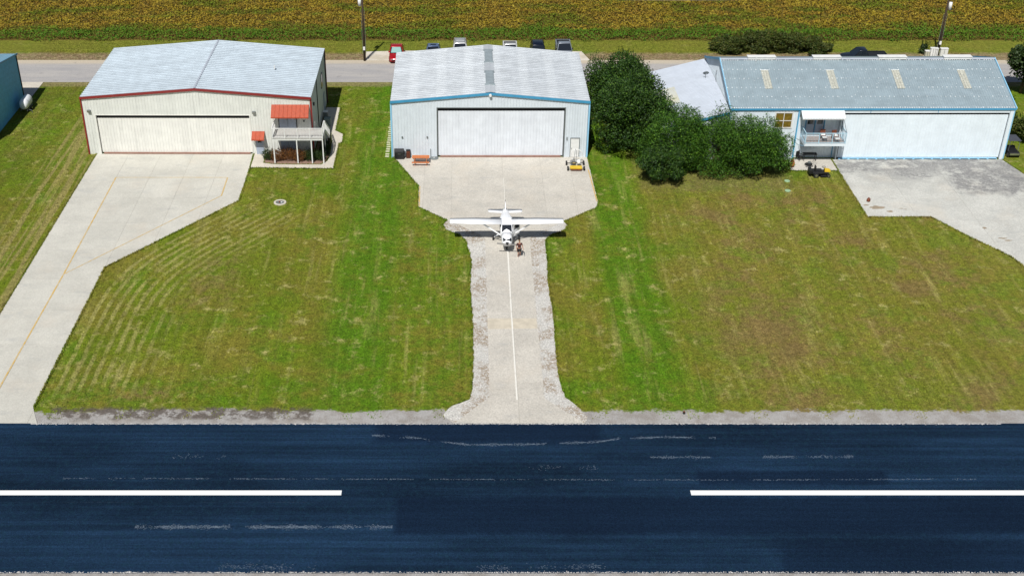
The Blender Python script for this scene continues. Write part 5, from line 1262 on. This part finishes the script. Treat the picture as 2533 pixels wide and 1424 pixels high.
# patio furniture
b_ = empty('outdoor_table', (33.0, -.75, .05), 'dark low table under the balcony of the right hangar', 'table')
for k in range(4): MB().box(-.7, .7, -.3+k*.15, -.165+k*.15, .70, .74).build('table_board', M['black'], b_)
for x in (-.6, .6):
    for y in (-.22, .22): MB().box(x-.03, x+.03, y-.03, y+.03, 0, .70).build('leg', M['black'], b_)
def chair(name, loc, rz, m, label, grp=None, cushion=None):
    e = empty(name, loc, label, 'chair', grp, rz); MB().box(-.26, .26, -.26, .26, .38, .43).build('seat', m, e)
    MB().box(-.26, .26, .24, .29, .44, .92).build('backrest', m, e)
    for x in (-.24, .24):
        for y in (-.24, .24): MB().box(x-.02, x+.02, y-.02, y+.02, 0, .379).build('leg', m, e)
        MB().box(x-.03, x+.03, -.26, .235, .60, .64).build('armrest', m, e)
        MB().box(x-.015, x+.015, -.25, -.22, .432, .598).build('arm_post', m, e)
    if cushion: MB().box(-.23, .23, -.24, .2, .432, .52).build('cushion', cushion, e, bevel=.03); 
    return e
chair('patio_chair', (31.95, -.75, .05), .6, M['black'], 'dark chair on the patio below the balcony, beside the dark table')
cg = 'cushioned armchairs on the balcony'
chair('balcony_chair', (34.0, -.75, 2.45), -.1, M['fan_red'], 'armchair with white cushion on the balcony, nearer the doors', cg, M['cushion'])
chair('balcony_chair', (35.2, -.95, 2.45), .25, M['fan_red'], 'armchair with white cushion on the balcony, right of the other', cg, M['cushion'])
for x, y in ((34.05, -1.35), (35.25, -1.55)):
    ot = empty('footstool', (x, y, 2.45), 'footstool with white cushion in front of the %s balcony chair' % ('left' if x < 35 else 'right'), 'footstool', 'footstools on the balcony')
    MB().box(-.22, .22, -.2, .2, .27, .32).build('seat', M['fan_red'], ot); MB().box(-.22, .22, -.2, .2, .322, .42).build('cushion', M['cushion'], ot, bevel=.03)
    for a in (-.19, .19):
        for q in (-.17, .17): MB().box(a-.02, a+.02, q-.02, q+.02, 0, .269).build('leg', M['black'], ot)
# ride-on mower
m_ = empty('ride_on_mower', (33.25, -4.35, 0), 'black and yellow ride-on lawn mower on the grass before the patio', 'lawn mower')
MB().box(-.15, .72, -.38, .38, .36, .52).build('chassis', M['black'], m_, bevel=.03)
MB().loft([[Vector((x, y, z)) for x, y, z in ((.32, -.26, .52), (.92, -.24, .50), (.92, .24, .50), (.32, .26, .52))], [Vector((x, y, z)) for x, y, z in ((.34, -.22, .80), (.88, -.18, .72), (.88, .18, .72), (.34, .22, .80))]]).build('hood', M['yellow'], m_, bevel=.03)
MB().box(-.95, .15, -.5, .5, .38, .60).build('rear_body', M['black'], m_, bevel=.05); 
mb = MB(); mb.box(-.55, -.05, -.24, .24, .61, .70); mb.box(-.66, -.56, -.24, .24, .61, 1.12); mb.build('seat', M['black'], m_, bevel=.03)
MB().ring((.22, 0, .98), .17, .02, 'z', 18, 6).build('steering_wheel', M['black'], m_); MB().tube((.32, 0, .6), (.22, 0, .98), .02, None, 6).build('steering_column', M['black'], m_)
for x, y, r in ((-.55, -.50, .26), (-.55, .50, .26), (.72, -.42, .19), (.72, .42, .19)):
    q = wheel(m_, x, y, r, r, .18, axis='y'); 
MB().box(-.1, .5, -.58, .58, .12, .24).build('cutting_deck', M['black'], m_, bevel=.04)
mb = MB(); mb.box(-1.25, -.96, -.45, .45, .35, .85); mb.build('grass_bag', M['black'], m_, bevel=.08)
mm_ = empty('push_mower', (32.6, -2.2, .05), 'small black wheeled machine on the patio behind the mower', 'garden machine')
MB().box(-.3, .3, -.2, .2, .15, .32).build('deck', M['black'], mm_, bevel=.03); MB().box(-.12, .16, -.1, .1, .322, .5).build('engine', M['grey'], mm_, bevel=.02)
for x in (-.26, .26):
    for y in (-.24, .24): wheel(mm_, x, y, .11, .11, .05, axis='y')
mb = MB(); mb.tube((.28, -.15, .3), (.75, -.15, .95), .015, None, 6); mb.tube((.28, .15, .3), (.75, .15, .95), .015, None, 6); mb.tube((.75, -.15, .95), (.75, .15, .95), .02, None, 6); mb.build('handlebar', M['black'], mm_)
# objects on the right driveway and the shoulder
q = empty('small_heap', (36.45, -10.1, .045), 'small brown jug lying by the mud stain on the right driveway', 'jug')
MB().loft([[Vector((r*math.cos(t*PI/6), r*math.sin(t*PI/6), z)) for t in range(12)] for r, z in ((.16, 0), (.19, .12), (.15, .28), (.06, .36), (.07, .42))]).build('jug', M['fan_red'], q, True); MB().ring((.15, 0, .26), .07, .015, 'y', 12, 5).build('handle', M['fan_red'], q)
q = empty('marker_stub', (13.32, -43.9, 0), 'small dark marker stub on the gravel shoulder of the runway', 'marker')
MB().tube((0, 0, 0), (0, 0, .14), .11, .09, 10).build('base', M['black'], q); MB().tube((0, 0, .14), (0, 0, .22), .06, .05, 10).build('cap', M['fan_red'], q)
# tank trailer by the blue building
tk = empty('tank_trailer', (-51.85, 12.6, 0), 'rounded white tank trailer with a short hitch beside the blue wall', 'trailer')
secs = []
for y, r in ((-1.15, .28), (-1.0, .45), (-.7, .55), (.7, .55), (1.0, .45), (1.15, .28)): secs.append([Vector((r*math.cos(t*PI/7)*.95, y, .95+r*math.sin(t*PI/7)*1.15)) for t in range(14)])
MB().loft(secs).build('tank', M['planewhite'], tk, True)
mb = MB(); [mb.ring((0, y, .95), .575, .02, 'y', 20, 4) for y in (-.5, .5)]; mb.build('tank_band', M['grey'], tk)
for x in (-.5, .5): wheel(tk, x, .1, .22, .22, .12)
mb = MB(); mb.beam((-.35, -1.0, .3), (-.35, 1.0, .3), .06); mb.beam((.35, -1.0, .3), (.35, 1.0, .3), .06); mb.beam((.35, -.6, .3), (.85, -.9, .3), .05); mb.build('frame', M['grey'], tk)
MB().tube((.85, -.9, 0), (.85, -.9, .35), .03, None, 6).build('jack', M['grey'], tk)
# air conditioner group
ac = empty('air_conditioner', (-17.55, 8.2, .05), 'grey green air conditioner unit beside the cream hangar\'s side wall', 'air conditioner')
MB().box(-.35, .35, -.4, .4, .04, .85).build('casing', paint('ac_grey_green', (.22, .28, .26), .6), ac, bevel=.02); MB().ring((0, 0, .86), .27, .015, 'z', 20, 5).build('fan_guard', M['grey'], ac)
mb = MB(); [mb.box(-.36, -.352, -.35, .35, .12+k*.08, .15+k*.08) for k in range(8)]; [mb.box(-.3, .3, -.412, -.402, .12+k*.08, .15+k*.08) for k in range(8)]; mb.build('louvres', M['grey'], ac, kind='stuff')
mt = empty('utility_box', (-17.9, 9.6, .05), 'pale utility box behind the air conditioner by the cream hangar', 'utility box')
MB().box(-.25, .25, -.25, .25, 0, 1.0).build('cabinet', M['grey'], mt, bevel=.02); MB().box(-.28, .28, -.28, .28, 1.002, 1.05).build('lid', M['white'], mt)
# dark utility cart at the right end wall
gc = empty('golf_cart', (54.35, .9, 0), 'dark utility cart with a flat roof beside the right hangar corner', 'cart')
MB().box(-.55, .55, -1.1, .9, .32, .62).build('body', M['black'], gc, bevel=.05); MB().box(-.62, .62, -.7, .9, 1.72, 1.78).build('roof', paint('charcoal', (.06, .065, .08), .6), gc, bevel=.02)
for x in (-.5, .5):
    for y in (-.62, .8): MB().tube((x, y, .6), (x, y, 1.72), .025, None, 6).build('roof_post', M['grey'], gc)
    for y in (-.8, .6): wheel(gc, x*1.1, y, .25, .25, .18)
MB().box(-.45, .45, -.05, .35, .621, .85).build('seat', M['black'], gc, bevel=.04); MB().box(-.5, .5, -1.2, -1.105, .35, .55).build('bumper', M['chrome'], gc)
MB().ring((-.22, -.45, .95), .16, .018, 'y', 16, 5).build('steering_wheel', M['black'], gc)

# one readable group name for look-alikes whose copies inherit nothing else is needed
bpy.context.view_layer.update()
